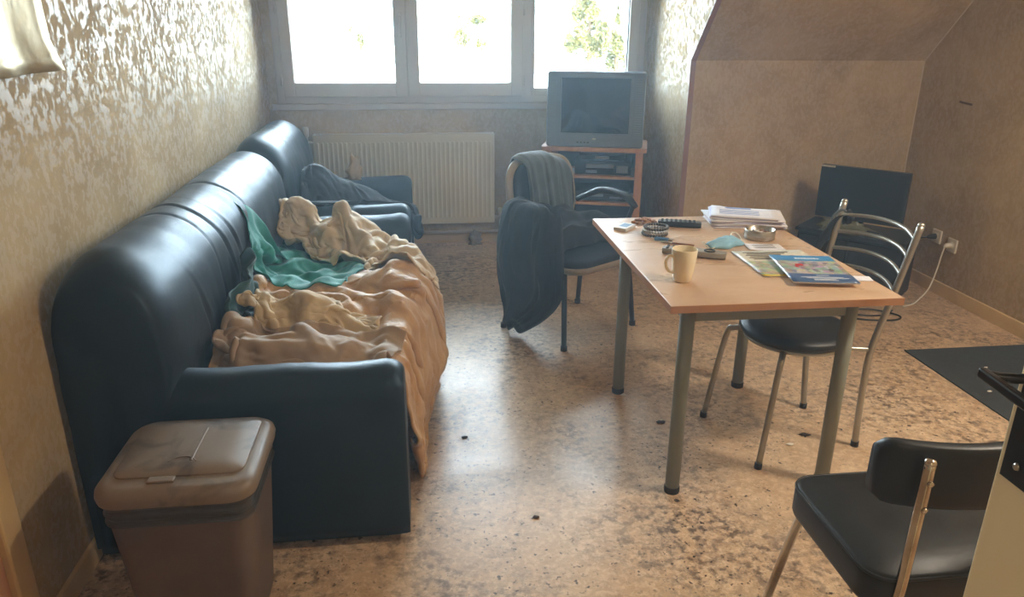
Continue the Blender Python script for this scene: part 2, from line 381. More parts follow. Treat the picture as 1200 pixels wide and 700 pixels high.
# front wall with the doorway the photo is taken from, and the hall behind
bm = bmesh.new()
add_box(bm, (XL, -0.14, 0), (-0.14, -0.02, ZC)); add_box(bm, (0.9, -0.14, 0), (XR, -0.02, ZC)); add_box(bm, (-0.14, -0.14, 2.05), (0.9, -0.02, ZC))
o = bm_obj('wall_front', bm, M['paper_wall']); struct(o, 'papered wall with the doorway behind the viewer', 'wall')
bm = bmesh.new()
add_box(bm, (XL - T, -2.0, 0), (XR + T, -1.9, ZC)); add_box(bm, (XL - T, -1.9, 0), (XL, -0.14, ZC)); add_box(bm, (XR, -1.9, 0), (XR + T, -0.14, ZC))
o = bm_obj('wall_hall', bm, M['ceiling']); struct(o, 'plain hall walls behind the doorway', 'wall')
# skirtings
o = box('baseboard_left', (XL, 1.66, 0), (XL + 0.014, YB, 0.072), M['skirting'], bev=0.003); struct(o, 'tan skirting board under the left wall', 'baseboard')
o = box('baseboard_right', (XR - 0.014, 0.9, 0), (XR, YK, 0.078), M['skirting'], bev=0.003); struct(o, 'cream skirting board along the right wall', 'baseboard')
o = box('baseboard_back', (XL + 0.014, YB - 0.014, 0), (XC, YB, 0.06), M['skirting'], bev=0.003); struct(o, 'skirting board under the radiator', 'baseboard')
o = box('baseboard_knee', (XC + 0.03, YK - 0.014, 0), (XR - 0.014, YK, 0.075), M['skirting'], bev=0.003); struct(o, 'skirting board under the knee wall', 'baseboard')
# door casing on the left wall
bm = bmesh.new(); add_box(bm, (XL, 1.57, 0), (XL + 0.03, 1.645, 2.05), 0.006); add_box(bm, (XL, 0.72, 2.05), (XL + 0.03, 1.645, 2.12), 0.006)
o = bm_obj('trim_2', bm, M['skirting']); struct(o, 'cream door casing on the left wall beside the bin', 'trim')
o = box('door_2', (XL - 0.0, 0.74, 0.005), (XL + 0.012, 1.57, 2.05), M['beech'], bev=0.002); struct(o, 'closed wooden door in the left wall', 'door')

# ------------------------------------------------------------------ window
win = bpy.data.objects.new('window_1', None); col.objects.link(win); win.location = (0.3, YB, WZ0)
struct(win, 'white three-pane window with bright daylight behind', 'window')
wo_ = Vector(win.location)
def wbox(name, x0, x1, z0, z1, y0, y1, mat, parent, bev=0.004):
    b = box(name, Vector((x0, y0, z0)) - wo_, Vector((x1, y1, z1)) - wo_, mat, parent, bev); return b
def wframe(name, x0, x1, z0, z1, wl_, wr_, wb_, wt_, y0, y1, mat, parent, bev=0.005):
    bm = bmesh.new()
    for lo, hi in (((x0, y0, z0), (x0 + wl_, y1, z1)), ((x1 - wr_, y0, z0), (x1, y1, z1)), ((x0 + wl_ - 0.002, y0 + 0.001, z0), (x1 - wr_ + 0.002, y1, z0 + wb_)), ((x0 + wl_ - 0.002, y0 + 0.001, z1 - wt_), (x1 - wr_ + 0.002, y1, z1))):
        add_box(bm, Vector(lo) - wo_, Vector(hi) - wo_, bev)
    return bm_obj(name, bm, mat, parent)
y0, y1 = YB - 0.012, YB + 0.07
wframe('outer_frame', WX0, WX1, WZ0, WZ1, 0.05, 0.05, 0.05, 0.05, y0, y1, M['upvc'], win)
wbox('mullion', 0.70, 0.775, WZ0 + 0.04, WZ1 - 0.04, y0 + 0.002, y1, M['upvc'], win)
wbox('mullion', -0.125, -0.035, WZ0 + 0.04, WZ1 - 0.04, y0 + 0.022, y1, M['upvc'], win)
wbox('sill_strip', XL + 0.02, XC - 0.01, WZ0 - 0.042, WZ0 - 0.002, YB - 0.016, YB + 0.0, M['upvc'], win)
for i, (a, b) in enumerate(((-0.915, -0.083), (-0.079, 0.708))):
    s = wframe('casement', a, b, 1.053, 2.215, 0.075, 0.082, 0.092, 0.08, y0 - 0.02, y1 - 0.02, M['upvc'], win)
    gx0, gx1 = a + 0.075, b - 0.082
    wbox('glass_pane', gx0 - 0.01, gx1 + 0.01, 1.14, 2.14, YB + 0.03, YB + 0.038, M['glass'], s, 0)
    wframe('gasket', gx0 - 0.004, gx1 + 0.004, 1.141, 2.139, 0.007, 0.007, 0.007, 0.007, YB + 0.012, YB + 0.028, M['gasket'], s, 0)
    if i == 0:
        bm = bmesh.new(); hx = b - 0.04
        add_box(bm, Vector((hx - 0.014, y0 - 0.032, 1.52)) - wo_, Vector((hx + 0.014, y0 - 0.021, 1.60)) - wo_, 0.004)
        add_box(bm, Vector((hx - 0.010, y0 - 0.06, 1.44)) - wo_, Vector((hx + 0.010, y0 - 0.045, 1.575)) - wo_, 0.006, 3)
        add_box(bm, Vector((hx - 0.008, y0 - 0.055, 1.555)) - wo_, Vector((hx + 0.008, y0 - 0.03, 1.572)) - wo_, 0.003)
        bm_obj('handle', bm, M['upvc'], s)
    hx = a + 0.004 if i == 0 else b - 0.004
    for hz in (1.16, 1.62, 2.1):
        V, F = lathe_vf([(0.0, -0.035), (0.009, -0.034), (0.009, 0.034), (0.0, 0.035)], 10, Vector((hx + (-.012 if i == 0 else .012), y0 - 0.016, hz)) - wo_)
        mesh_obj('hinge', V, F, M['upvc'], s)
fx = wframe('fixed_sash', 0.772, 1.525, 1.056, 2.215, 0.022, 0.068, 0.05, 0.05, y0 - 0.004, y1, M['upvc'], win)
wbox('glass_pane', 0.785, 1.465, 1.10, 2.17, YB + 0.03, YB + 0.038, M['glass'], fx, 0)
wframe('gasket', 0.79, 1.461, 1.102, 2.168, 0.007, 0.009, 0.007, 0.007, YB + 0.012, YB + 0.028, M['gasket'], fx, 0)

# ------------------------------------------------------------------ near door with black handle
dr = bpy.data.objects.new('door_1', None); col.objects.link(dr); dr.location = (0.88, 0.02, 0); struct(dr, 'open cream door with black iron handle at the right edge', 'door')
def dbox(name, lo, hi, mat, parent=dr, bev=0.003, smooth=False):
    return box(name, Vector(lo) - Vector((0.88, 0.02, 0)), Vector(hi) - Vector((0.88, 0.02, 0)), mat, parent, bev)
dbox('door_panel', (0.862, 0.02, 0.01), (0.902, 0.905, 2.03), M['door'], bev=0.004)
pl = bmesh.new()
oz = Vector((0.88, 0.02, 0))
pts = [(0.892, 0.886), (0.815, 0.886), (0.815, 1.21), (0.892, 1.21)]
fa = [pl.verts.new(Vector((0.8585, y, z)) - oz) for y, z in pts]; fb = [pl.verts.new(Vector((0.8618, y, z)) - oz) for y, z in pts]
pl.faces.new(fa); pl.faces.new(fb[::-1])
for i in range(4): pl.faces.new((fa[i], fb[i], fb[(i + 1) % 4], fa[(i + 1) % 4]))
plate = bm_obj('handle_plate', pl, M['black_iron'], dr)
for z in (0.915, 1.18): 
    V, F = lathe_vf([(0, 0), (0.006, 0.0), (0.0055, 0.003), (0, 0.004)], 12); s = mesh_obj('screw', V, F, M['steel'], plate, loc=Vector((0.8585, 0.865, z)) - oz, rot=(0, R(-90), 0))
# lever: neck out of the door near its edge, flat arm back along the door
tube('handle_neck', [Vector((0.866, 0.874, 1.055)) - oz, Vector((0.83, 0.878, 1.055)) - oz, Vector((0.798, 0.892, 1.055)) - oz], 0.0075, M['black_iron'], dr, n=12, sm=3)
bm = bmesh.new(); add_box(bm, (-0.006, -0.095, -0.008), (0.006, 0.012, 0.008), 0.003, 2)
bm_obj('handle_lever', bm, M['black_iron'], dr, loc=Vector((0.796, 0.892, 1.055)) - oz, rot=(R(2), 0, R(-3)))

# ------------------------------------------------------------------ outside
o = box('ground_outside', (-60, 6.5, -7.2), (80, 160, -7.0), M['ground'], bev=0); struct(o, 'pale sunlit ground outside', 'ground')
def tree(name, label, base, crown, seed, nleaf, conic=False, size=0.12, group=None):
    rnd = random.Random(seed)
    t = thing(name, label, 'tree', base, 0, group)
    ztop = max(c[2] + c[5] for c in crown)
    tube('trunk', [(0, 0, 0), (0.06, 0, (crown[0][2] - base[2]) * 0.6), (crown[0][0] - base[0], 0, ztop - base[2] - 0.5)], [0.2, 0.14, 0.03], M['bark'], t, 8)
    V = []; F = []
    for k in range(nleaf):
        c = crown[rnd.randrange(len(crown))]
        while True:
            p = Vector((rnd.uniform(-1, 1), rnd.uniform(-1, 1), rnd.uniform(-1, 1)))
            if 0.15 < p.length < 1: break
        w = 1.0
        if conic: w = max(0.08, 1 - (p.z + 1) / 2)
        ctr = Vector((c[0] + p.x * c[3] * w, c[1] + p.y * c[4] * w, c[2] + p.z * c[5])) - Vector(base)
        if nz(ctr.x, ctr.y, ctr.z, 2.2) < -0.05: continue
        s = size * rnd.uniform(0.6, 1.3)
        a = Vector((rnd.gauss(0, 1), rnd.gauss(0, 1), rnd.gauss(0, 1))).normalized(); b = a.cross(Vector((rnd.gauss(0, 1), rnd.gauss(0, 1), rnd.gauss(0, 1)))).normalized()
        i = len(V); V += [ctr - a * s, ctr + b * s * 0.45, ctr + a * s, ctr - b * s * 0.45]; F.append((i, i + 1, i + 2, i + 3))
    cr = mesh_obj('crown', V, F, M['leaf'], t, smooth=False); cr['kind'] = 'stuff'
    return t
tree('leafy_tree', 'tall broad yellow-green tree seen through the right pane', (6.5, 30, -7), [(6.5, 30, 1.2, 0.85, 0.9, 1.1), (6.3, 30, 2.3, 0.55, 0.7, 0.9), (6.0, 29.8, 0.9, 0.5, 0.6, 0.6), (6.9, 30.1, 1.0, 0.45, 0.6, 0.7), (6.6, 30, -1.2, 0.9, 0.9, 1.3)], 1, 15000, size=0.085)
tree('conifer_tree', 'narrow pointed tree at the right edge of the window', (7.8, 31, -7), [(7.85, 31, 0.6, 0.75, 0.75, 1.75), (7.9, 31, -1.4, 0.9, 0.9, 1.6)], 2, 9000, True, 0.085)
tree('leafy_tree', 'sparse pale tree seen through the middle pane', (1.85, 32, -7), [(1.8, 32, 1.5, 0.55, 0.55, 0.5), (1.7, 32, 1.0, 0.4, 0.4, 0.35), (2.4, 32, 1.7, 0.35, 0.35, 0.2), (2.5, 32, 0.7, 0.25, 0.3, 0.3)], 3, 3000, size=0.07)
tree('leafy_tree', 'faint thin tree top seen through the left pane', (-2.3, 32, -7), [(-2.3, 32, 1.35, 0.55, 0.4, 0.25), (-2.3, 32, 0.9, 0.15, 0.2, 0.35)], 4, 1000, size=0.06)
hs = thing('neighbour_house', 'pale white house roof below the trees outside', 'house', (3.5, 24, -7))
box('house_wall', (-6, 0, 0), (1.7, 4, 6.2), M['render_wall'], hs, bev=0)
bm = bmesh.new()
pr = [(-6.3, 6.1), (-2.0, 7.62), (1.5, 7.62), (2.3, 6.1)]
fa = [bm.verts.new((x, -0.3, z)) for x, z in pr]; fb = [bm.verts.new((x, 4.3, z)) for x, z in pr]
bm.faces.new(fa); bm.faces.new(fb[::-1])
for i in range(4): bm.faces.new((fa[i], fb[i], fb[(i + 1) % 4], fa[(i + 1) % 4]))
bm_obj('roof', bm, M['roof'], hs)

# ------------------------------------------------------------------ radiator
rad = thing('radiator', 'cream ribbed panel radiator under the window', 'radiator', (-0.12, YB, 0))
rx0, rx1, rz0, rz1, ry = -0.625, 0.625, 0.165, 0.80, -0.09
bm = bmesh.new(); add_box(bm, (rx0, ry, rz0), (rx1, ry + 0.012, rz1), 0.004)
n_rib = 38; pitch = (rx1 - rx0 - 0.03) / n_rib
for k in range(n_rib):
    x = rx0 + 0.015 + (k + 0.5) * pitch
    add_box(bm, (x - pitch * 0.28, ry - 0.009, rz0 + 0.045), (x + pitch * 0.28, ry + 0.002, rz1 - 0.045), 0.006, 2)
bm_obj('front_panel', bm, M['radiator'], rad)
box('back_panel', (rx0 + 0.01, ry + 0.055, rz0 + 0.01), (rx1 - 0.01, ry + 0.068, rz1 - 0.01), M['radiator'], rad)
for x in (rx0, rx1 - 0.004): box('side_cover', (x, ry + 0.006, rz0 + 0.02), (x + 0.004, ry + 0.07, rz1), M['radiator'], rad, 0.001)
bm = bmesh.new(); add_box(bm, (rx0, ry, rz1 - 0.002), (rx1, ry + 0.008, rz1 + 0.008)); add_box(bm, (rx0, ry + 0.06, rz1 - 0.002), (rx1, ry + 0.07, rz1 + 0.008))
for k in range(60):
    x = rx0 + 0.01 + k * (rx1 - rx0 - 0.02) / 59; add_box(bm, (x - 0.004, ry + 0.006, rz1 + 0.001), (x + 0.004, ry + 0.062, rz1 + 0.006))
bm_obj('top_grille', bm, M['radiator'], rad)
for x in (-0.4, 0.4): box('wall_bracket', (x - 0.02, ry + 0.06, 0.3), (x + 0.02, -0.001, 0.7), M['radiator'], rad)
lathe('thermostat_valve', [(0, 0), (0.012, 0), (0.012, 0.025), (0.019, 0.03), (0.020, 0.085), (0.014, 0.095), (0, 0.096)], M['white_plastic'], rad, 16, (rx0 - 0.045, ry + 0.03, 0.765))
tube('valve_pipe', [(rx0 + 0.01, ry + 0.035, 0.74), (rx0 - 0.045, ry + 0.035, 0.745), (rx0 - 0.045, ry + 0.035, 0.60), (rx0 - 0.045, ry + 0.05, 0.09)], 0.010, M['pipe'], rad, 8)
lathe('lockshield_valve', [(0, 0), (0.011, 0), (0.011, 0.02), (0.016, 0.022), (0.016, 0.055), (0, 0.06)], M['white_plastic'], rad, 14, (rx1 + 0.045, ry + 0.035, 0.21))
tube('return_pipe', [(rx1 - 0.01, ry + 0.035, 0.2), (rx1 + 0.045, ry + 0.035, 0.2), (rx1 + 0.045, ry + 0.04, 0.15), (rx1 + 0.045, ry + 0.045, 0.08)], 0.009, M['pipe'], rad, 8)
hp = tag(tube('heating_pipe', [(-0.80, YB - 0.035, 0.088), (0.0, YB - 0.035, 0.09), (0.9, YB - 0.035, 0.088)], 0.010, M['pipe'], None, 8, 3), 'thin painted heating pipe running above the skirting under the radiator', 'pipe')
# crumpled grey paper under the radiator
def crumple(name, size, seed, mat, parent=None, loc=(0, 0, 0), rz=0, amp=0.35, sub=3, flatbase=True, fr=2.2):
    bm = bmesh.new(); bmesh.ops.create_icosphere(bm, subdivisions=sub, radius=1.0)
    for v in bm.verts:
        p = v.co.copy(); d = 1 + amp * (nz(p.x + seed * 3.7, p.y, p.z, fr) + 0.5 * abs(nz(p.x, p.y + seed, p.z, fr * 2.3)) * 2 - 0.4)
        v.co = Vector((p.x * d * size[0], p.y * d * size[1], p.z * d * size[2]))
        if flatbase: v.co.z = max(v.co.z, -size[2] * 0.55) + size[2] * 0.55
    return bm_obj(name, bm, mat, parent, True, loc, (0, 0, rz))
o = crumple('crumpled_paper', (0.05, 0.03, 0.065), 4, M['tyvek'], loc=(0.36, YB - 0.075, 0.0), amp=0.5); tag(o, 'crumpled grey paper on the floor under the radiator', 'paper')

# ------------------------------------------------------------------ sofa and armchair
def couch(name, label, y0, y1, crest, ncush, seed):
    t = thing(name, label, 'sofa' if ncush > 1 else 'armchair', (-0.55, (y0 + y1) / 2, 0))
    off = np.array([-0.55, (y0 + y1) / 2, 0.0]); dz = crest - 0.93
    prof = catmull([(-1.005, 0.05), (-1.008, 0.45), (-1.005, 0.74 + dz), (-0.985, 0.86 + dz), (-0.93, 0.918 + dz), (-0.855, 0.925 + dz), (-0.775, 0.875 + dz), (-0.722, 0.775 + dz), (-0.705, 0.66 + dz * .5), (-0.715, 0.54), (-0.74, 0.42), (-0.78, 0.30), (-0.82, 0.05)], 6)
    prof = np.array(prof); c = np.array([-0.88, 0.52])
    ny = int((y1 - y0) / 0.010); secs = []
    if ncush > 1: seams = [(2.53, 0.010), (3.08, 0.012)]
    else: seams = []
    for i in range(ny + 1):
        y = y0 + (y1 - y0) * i / ny; d = min(y - y0, y1 - y)
        k = 1.0; e = 0.17
        if d < e: k = 0.82 + 0.18 * math.sqrt(max(0, 1 - (1 - d / e) ** 2))
        row = []
        for j, (x, z) in enumerate(prof):
            yy = y
            front = np.clip((z - 0.35) / 0.15, 0, 1)
            px = c[0] + (x - c[0]) * (1 + (k - 1) * (1.0 if x > c[0] else 0.15)); pz = c[1] + (z - c[1]) * (k if z > c[1] else 1)
            bulge = 0.0
            for s, w in seams:
                sy = s + 0.10 * (x + 0.9) / 0.2 + 0.03 * math.sin(z * 6)
                bulge -= 0.007 * math.exp(-((y - sy) / (w * 0.6)) ** 2)
            # long creases in the leather
            bulge += front * (0.010 * nz(y * 1.2 + seed, x * 5, z * 5, 1.6) + 0.006 * abs(nz(y * 5.5 + seed, x * 2.2, z * 1.8, 1.4)))
            if ncush > 1:
                for s, zc, ln in ((2.70, 0.80, 0.16), (2.82, 0.76, 0.10), (2.26, 0.62, 0.12)):
                    sy = s + 0.45 * (0.85 - z); bulge -= 0.009 * math.exp(-((y - sy) / 0.008) ** 2) * math.exp(-((z - zc) / ln) ** 2) * (x > -0.95)
                    bulge += 0.005 * math.exp(-((y - sy - 0.022) / 0.014) ** 2) * math.exp(-((z - zc) / ln) ** 2) * (x > -0.95)
            nrm = np.array([px - c[0], (pz - c[1]) * 0.6 + 0.02]); nrm /= np.linalg.norm(nrm) + 1e-6
            if x < -0.99: bulge = min(bulge, 0)
            row.append(np.array([px + bulge * nrm[0], yy, pz + bulge * nrm[1]]) - off)
        secs.append(row)
    V, F = loft(secs, True, True); mesh_obj('backrest', V, F, M['leather'], t)
    # arms
    for a0, sgn in ((y0, 1), (y1, -1)):
        ap = catmull([(0.0, 0.03), (0.0, 0.30), (0.002, 0.47), (0.016, 0.535), (0.06, 0.575), (0.12, 0.58), (0.175, 0.55), (0.20, 0.49), (0.205, 0.30), (0.205, 0.03)], 5)
        secs = []; xs = list(np.linspace(-0.99, -0.13, 40)) + [-0.11, -0.096, -0.086, -0.08, -0.078]
        for x in xs:
            k = 1.0
            if x > -0.14: k = 1 - 0.16 * (1 - math.sqrt(max(0, 1 - ((x + 0.14) / 0.062) ** 2)))
            row = []
            for yy, z in ap:
                w = 0.008 * nz(x * 3 + seed, yy * 6, z * 3, 1.5) + 0.005 * abs(nz(x * 9 + seed, yy * 4, z * 4, 1.3))
                top = np.clip((z - 0.35) / 0.2, 0, 1)
                z2 = z if z < 0.3 else 0.3 + (z - 0.3) * k
                z2 += top * (w - 0.012 * math.sin((x + 0.99) * 3.4))
                y2 = 0.1025 + (yy - 0.1025) * (0.5 + 0.5 * k) + (0.004 * nz(x * 3, z * 4, 7.1, 1.2) if 0.002 < yy else 0)
                row.append(np.array([x, a0 + sgn * y2, z2]) - off)
            secs.append(row)
        V, F = loft(secs, True, True); mesh_obj('arm', V, F, M['leather'], t)
    b = box('base', np.array([-0.95, y0 + 0.19, 0.03]) - off, np.array([-0.12, y1 - 0.19, 0.27]) - off, M['leather'], t, 0.015)
    w = (y1 - y0 - 0.41) / ncush
    for i in range(ncush):
        cy = y0 + 0.205 + i * w
        o = box('seat_cushion', np.array([-0.76, cy + 0.003, 0.26]) - off, np.array([-0.09, cy + w - 0.003, 0.43]) - off, M['leather'], t, 0.045, 4, smooth=True)
    for yy in (y0 + 0.06, y1 - 0.06):
        for x in (-0.93, -0.15): lathe('foot', [(0, 0), (0.022, 0), (0.026, 0.035), (0, 0.036)], M['foot'], t, 12, np.array([x, yy, 0]) - off)
    return t
couch('leather_sofa', 'long dark blue-black leather sofa heaped with bedding along the left wall', 1.975, 4.03, 0.935, 3, 1.3)
couch('leather_armchair', 'dark leather armchair by the radiator with a jacket thrown over it', 4.075, 5.10, 0.955, 1, 8.1)

# ------------------------------------------------------------------ cloth settled on the seats (small position-based cloth solver on a height field)
HX0, HY0, HS = -1.05, 1.90, 0.01
HNX, HNY = 150, 345
gx, gy = np.meshgrid(HX0 + np.arange(HNX) * HS, HY0 + np.arange(HNY) * HS, indexing='ij')
H = np.zeros((HNX, HNY))
def stamp(mask, z): H[mask] = np.maximum(H[mask], z[mask] if hasattr(z, 'shape') else z)
for (a, b) in ((1.975, 4.03), (4.075, 5.10)):
    ins = (gy > a) & (gy < b)
    stamp(ins & (gx < -0.09), np.full(H.shape, 0.432))
    bz = np.interp(gx, [-1.01, -0.985, -0.93, -0.855, -0.775, -0.722, -0.705, -0.70], [0.74, 0.86, 0.918, 0.925, 0.875, 0.775, 0.66, 0.43])
    stamp(ins & (gx < -0.70), bz)
    for lo in (a, b - 0.205):
        u = (gy - lo)
        az = np.interp(u, [0, 0.016, 0.06, 0.12, 0.175, 0.205], [0.47, 0.535, 0.575, 0.58, 0.55, 0.49])
        stamp((u >= 0) & (u <= 0.205) & (gx < -0.08), az + 0.008)
BASE = H.copy()
def sampleH(x, y):
    fx = np.clip((x - HX0) / HS, 0, HNX - 1.001); fy = np.clip((y - HY0) / HS, 0, HNY - 1.001)
    i = fx.astype(int); j = fy.astype(int); a = fx - i; b = fy - j
    return H[i, j] * (1 - a) * (1 - b) + H[i + 1, j] * a * (1 - b) + H[i, j + 1] * (1 - a) * b + H[i + 1, j + 1] * a * b
def lump(cx, cy, sx, sy, h, rot=0, flat=2):
    c, s = math.cos(rot), math.sin(rot); u = (gx - cx) * c + (gy - cy) * s; v = -(gx - cx) * s + (gy - cy) * c
    return h * np.exp(-((u / sx) ** 2 + (v / sy) ** 2) ** (flat / 2))
def patch(ctrl, nu, nv):
    C = np.array(ctrl, float)
    A = np.stack([catmull(list(r), 12) for r in C]); nb = A.shape[1]
    B = np.stack([catmull(list(A[:, k]), 12) for k in range(nb)], axis=1)
    u = np.linspace(0, B.shape[0] - 1.001, nu); v = np.linspace(0, nb - 1.001, nv)
    i = u.astype(int)[:, None]; j = v.astype(int)[None]; a = (u - u.astype(int))[:, None, None]; b = (v - v.astype(int))[None, :, None]
    return B[i, j] * (1 - a) * (1 - b) + B[i + 1, j] * a * (1 - b) + B[i, j + 1] * (1 - a) * b + B[i + 1, j + 1] * a * b
def smooth_noise(n, m, cells, rng):
    g = rng.standard_normal((cells + 3, cells + 3)); u = np.linspace(0, cells, n); v = np.linspace(0, cells, m)
    i = u.astype(int)[:, None]; j = v.astype(int)[None]; a = (u - u.astype(int))[:, None]; b = (v - v.astype(int))[None]
    a = a * a * (3 - 2 * a); b = b * b * (3 - 2 * b)
    return g[i, j] * (1 - a) * (1 - b) + g[i + 1, j] * a * (1 - b) + g[i, j + 1] * (1 - a) * b + g[i + 1, j + 1] * a * b
def ridges(cn, cm, seed, amp, width=0.3, warp=0.0):
    rng = np.random.default_rng(seed); g = rng.standard_normal((cn + 3, cm + 3))
    u = np.linspace(0, cn, HNX)[:, None] + 0 * gx; v = np.linspace(0, cm, HNY)[None] + warp * gx + 0.25 * np.sin(gx * 9 + seed)
    v = np.clip(v, 0, cm + 0.999); i = u.astype(int); j = v.astype(int); a = u - i; b = v - j
    a = a * a * (3 - 2 * a); b = b * b * (3 - 2 * b)
    n = g[i, j] * (1 - a) * (1 - b) + g[i + 1, j] * a * (1 - b) + g[i, j + 1] * (1 - a) * b + g[i + 1, j + 1] * a * b
    return amp * np.clip(1 - np.abs(n) / width, 0, 1) ** 0.8
def settle(ctrl, nu, nv, excess, seed, steps=110, iters=7, thick=0.006, kb=0.25, lift=0.03, wob=0.02, grav=0.0022, far=True):
    rng = np.random.default_rng(seed)
    xy = patch(ctrl, nu, nv)
    P = np.zeros((nu, nv, 3)); P[..., :2] = xy
    P[..., 0] += wob * smooth_noise(nu, nv, 7, rng); P[..., 1] += wob * smooth_noise(nu, nv, 7, rng)
    P[..., 2] = sampleH(P[..., 0], P[..., 1])
    eu = excess if not hasattr(excess, '__len__') else excess[0]; ev = excess if not hasattr(excess, '__len__') else excess[1]
    def fl(a, b, e): 
        d = a - b; d = d * np.array([1, 1, 0.8]); return np.linalg.norm(d, axis=-1) * (1 + e)
    Lu = fl(P[1:], P[:-1], eu); Lv = fl(P[:, 1:], P[:, :-1], ev)
    # limit steps so that ledges do not make endless cloth
    mu, mv = np.median(Lu), np.median(Lv); Lu = np.minimum(Lu, mu * 2.2); Lv = np.minimum(Lv, mv * 2.2)
    Ld = np.sqrt(mu * mu + mv * mv) * np.ones((nu - 1, nv - 1))
    P[..., 2] += lift + lift * smooth_noise(nu, nv, 9, rng) + 0.5 * lift * smooth_noise(nu, nv, 18, rng)
    Vv = np.zeros_like(P)
    def con(a, b, L, k):
        d = P[b] - P[a]; l = np.linalg.norm(d, axis=-1) + 1e-9
        c = (k * 0.5 * (l - L) / l)[..., None] * d
        P[a] += c; P[b] -= c
    def conb(a, b, L, k):
        d = P[b] - P[a]; l = np.linalg.norm(d, axis=-1) + 1e-9
        c = (k * 0.5 * np.minimum(l - L, 0) / l)[..., None] * d
        P[a] += c; P[b] -= c
    groups = []
    for s in (0, 1):
        n = (nu - s) // 2; groups.append(((slice(s, s + 2 * n, 2),), (slice(s + 1, s + 2 * n, 2),), Lu[s:s + 2 * n:2], 1.0, con))
        n = (nv - s) // 2; groups.append(((slice(None), slice(s, s + 2 * n, 2)), (slice(None), slice(s + 1, s + 2 * n, 2)), Lv[:, s:s + 2 * n:2], 1.0, con))
    for s in (0, 1):
        n = (nu - s) // 2; rows = slice(s, s + 2 * n, 2); rows1 = slice(s + 1, s + 2 * n, 2)
        groups.append(((rows, slice(0, nv - 1)), (rows1, slice(1, nv)), Ld[s:s + 2 * n:2], 0.25, con))
        groups.append(((rows, slice(1, nv)), (rows1, slice(0, nv - 1)), Ld[s:s + 2 * n:2], 0.25, con))
    for st in ((2, 4) if far else (2, 3)):
        for s in range(2 * st):
            idx = np.array([i for i in range(nu - st) if (i % (2 * st)) == s])
            if len(idx): groups.append(((idx,), (idx + st,), st * mu * np.ones((len(idx), nv)) * 0.97, kb, conb))
            idx = np.array([i for i in range(nv - st) if (i % (2 * st)) == s])
            if len(idx): groups.append(((slice(None), idx), (slice(None), idx + st), st * mv * np.ones((nu, len(idx))) * 0.97, kb, conb))
    for it in range(steps):
        Vv[..., 2] -= grav; prev = P.copy(); P += Vv * 0.94
        for k in range(iters):
            for a, b, L, kk, fn in groups: fn(a, b, L, kk)
            h = sampleH(P[..., 0], P[..., 1]) + thick
            m = P[..., 2] < h
            P[..., 2] = np.where(m, h, P[..., 2])
        m = P[..., 2] < h + 0.003
        P[..., :2] = np.where(m[..., None], prev[..., :2] + 0.25 * (P[..., :2] - prev[..., :2]), P[..., :2])
        Vv = np.clip(P - prev, -0.02, 0.02) * 0.9
    return P
def deposit(P, extra=0.004):
    """raise the height field by a settled cloth so that the next one lies on it"""
    n, m = P.shape[:2]; k = 4
    u = np.linspace(0, n - 1.001, n * k); v = np.linspace(0, m - 1.001, m * k)
    i = u.astype(int)[:, None]; j = v.astype(int)[None]; a = (u - u.astype(int))[:, None, None]; b = (v - v.astype(int))[None, :, None]
    Q = P[i, j] * (1 - a) * (1 - b) + P[i + 1, j] * a * (1 - b) + P[i, j + 1] * (1 - a) * b + P[i + 1, j + 1] * a * b
    ix = np.clip(np.rint((Q[..., 0] - HX0) / HS).astype(int), 0, HNX - 1).ravel(); iy = np.clip(np.rint((Q[..., 1] - HY0) / HS).astype(int), 0, HNY - 1).ravel()
    np.maximum.at(H, (ix, iy), Q[..., 2].ravel() + extra)
def cloth(name, label, cat, P, mat, thick=0.008, base=None, group=None, crinkle=(0.007, 9.0)):
    n, m = P.shape[:2]
    G = np.cross(np.gradient(P, axis=0), np.gradient(P, axis=1)); G /= np.linalg.norm(G, axis=-1, keepdims=True) + 1e-9
    G *= np.sign(G[..., 2:3].mean() or 1)
    D = np.zeros((n, m)); am, sc_ = crinkle
    for i in range(n):
        for j in range(m):
            x, y, z = P[i, j]; w = 0.6 * nz(x, y, z, sc_ * 0.5)
            D[i, j] = am * (0.55 - 1.9 * abs(nz(x * 0.8 + w * 0.1, y * 1.5 + w * 0.12, z, sc_))) + 0.55 * am * (0.5 - 1.8 * abs(nz(x * 1.4, y, z + 3.1 + w * 0.1, sc_ * 2.1)))
    P = P + G * np.maximum(D, -0.003)[..., None]
    V = P.reshape(-1, 3)
    b = np.array(base if base is not None else [V[:, 0].mean(), V[:, 1].mean(), V[:, 2].min()])
    F = [(i * m + j, i * m + j + 1, (i + 1) * m + j + 1, (i + 1) * m + j) for i in range(n - 1) for j in range(m - 1)]
    o = mesh_obj(name, V - b, F, mat, None, True, loc=tuple(b))
    mod(o, 'SOLIDIFY', thickness=thick, offset=0.0)
    mod(o, 'SUBSURF', levels=1, render_levels=1)
    return tag(o, label, cat, group)

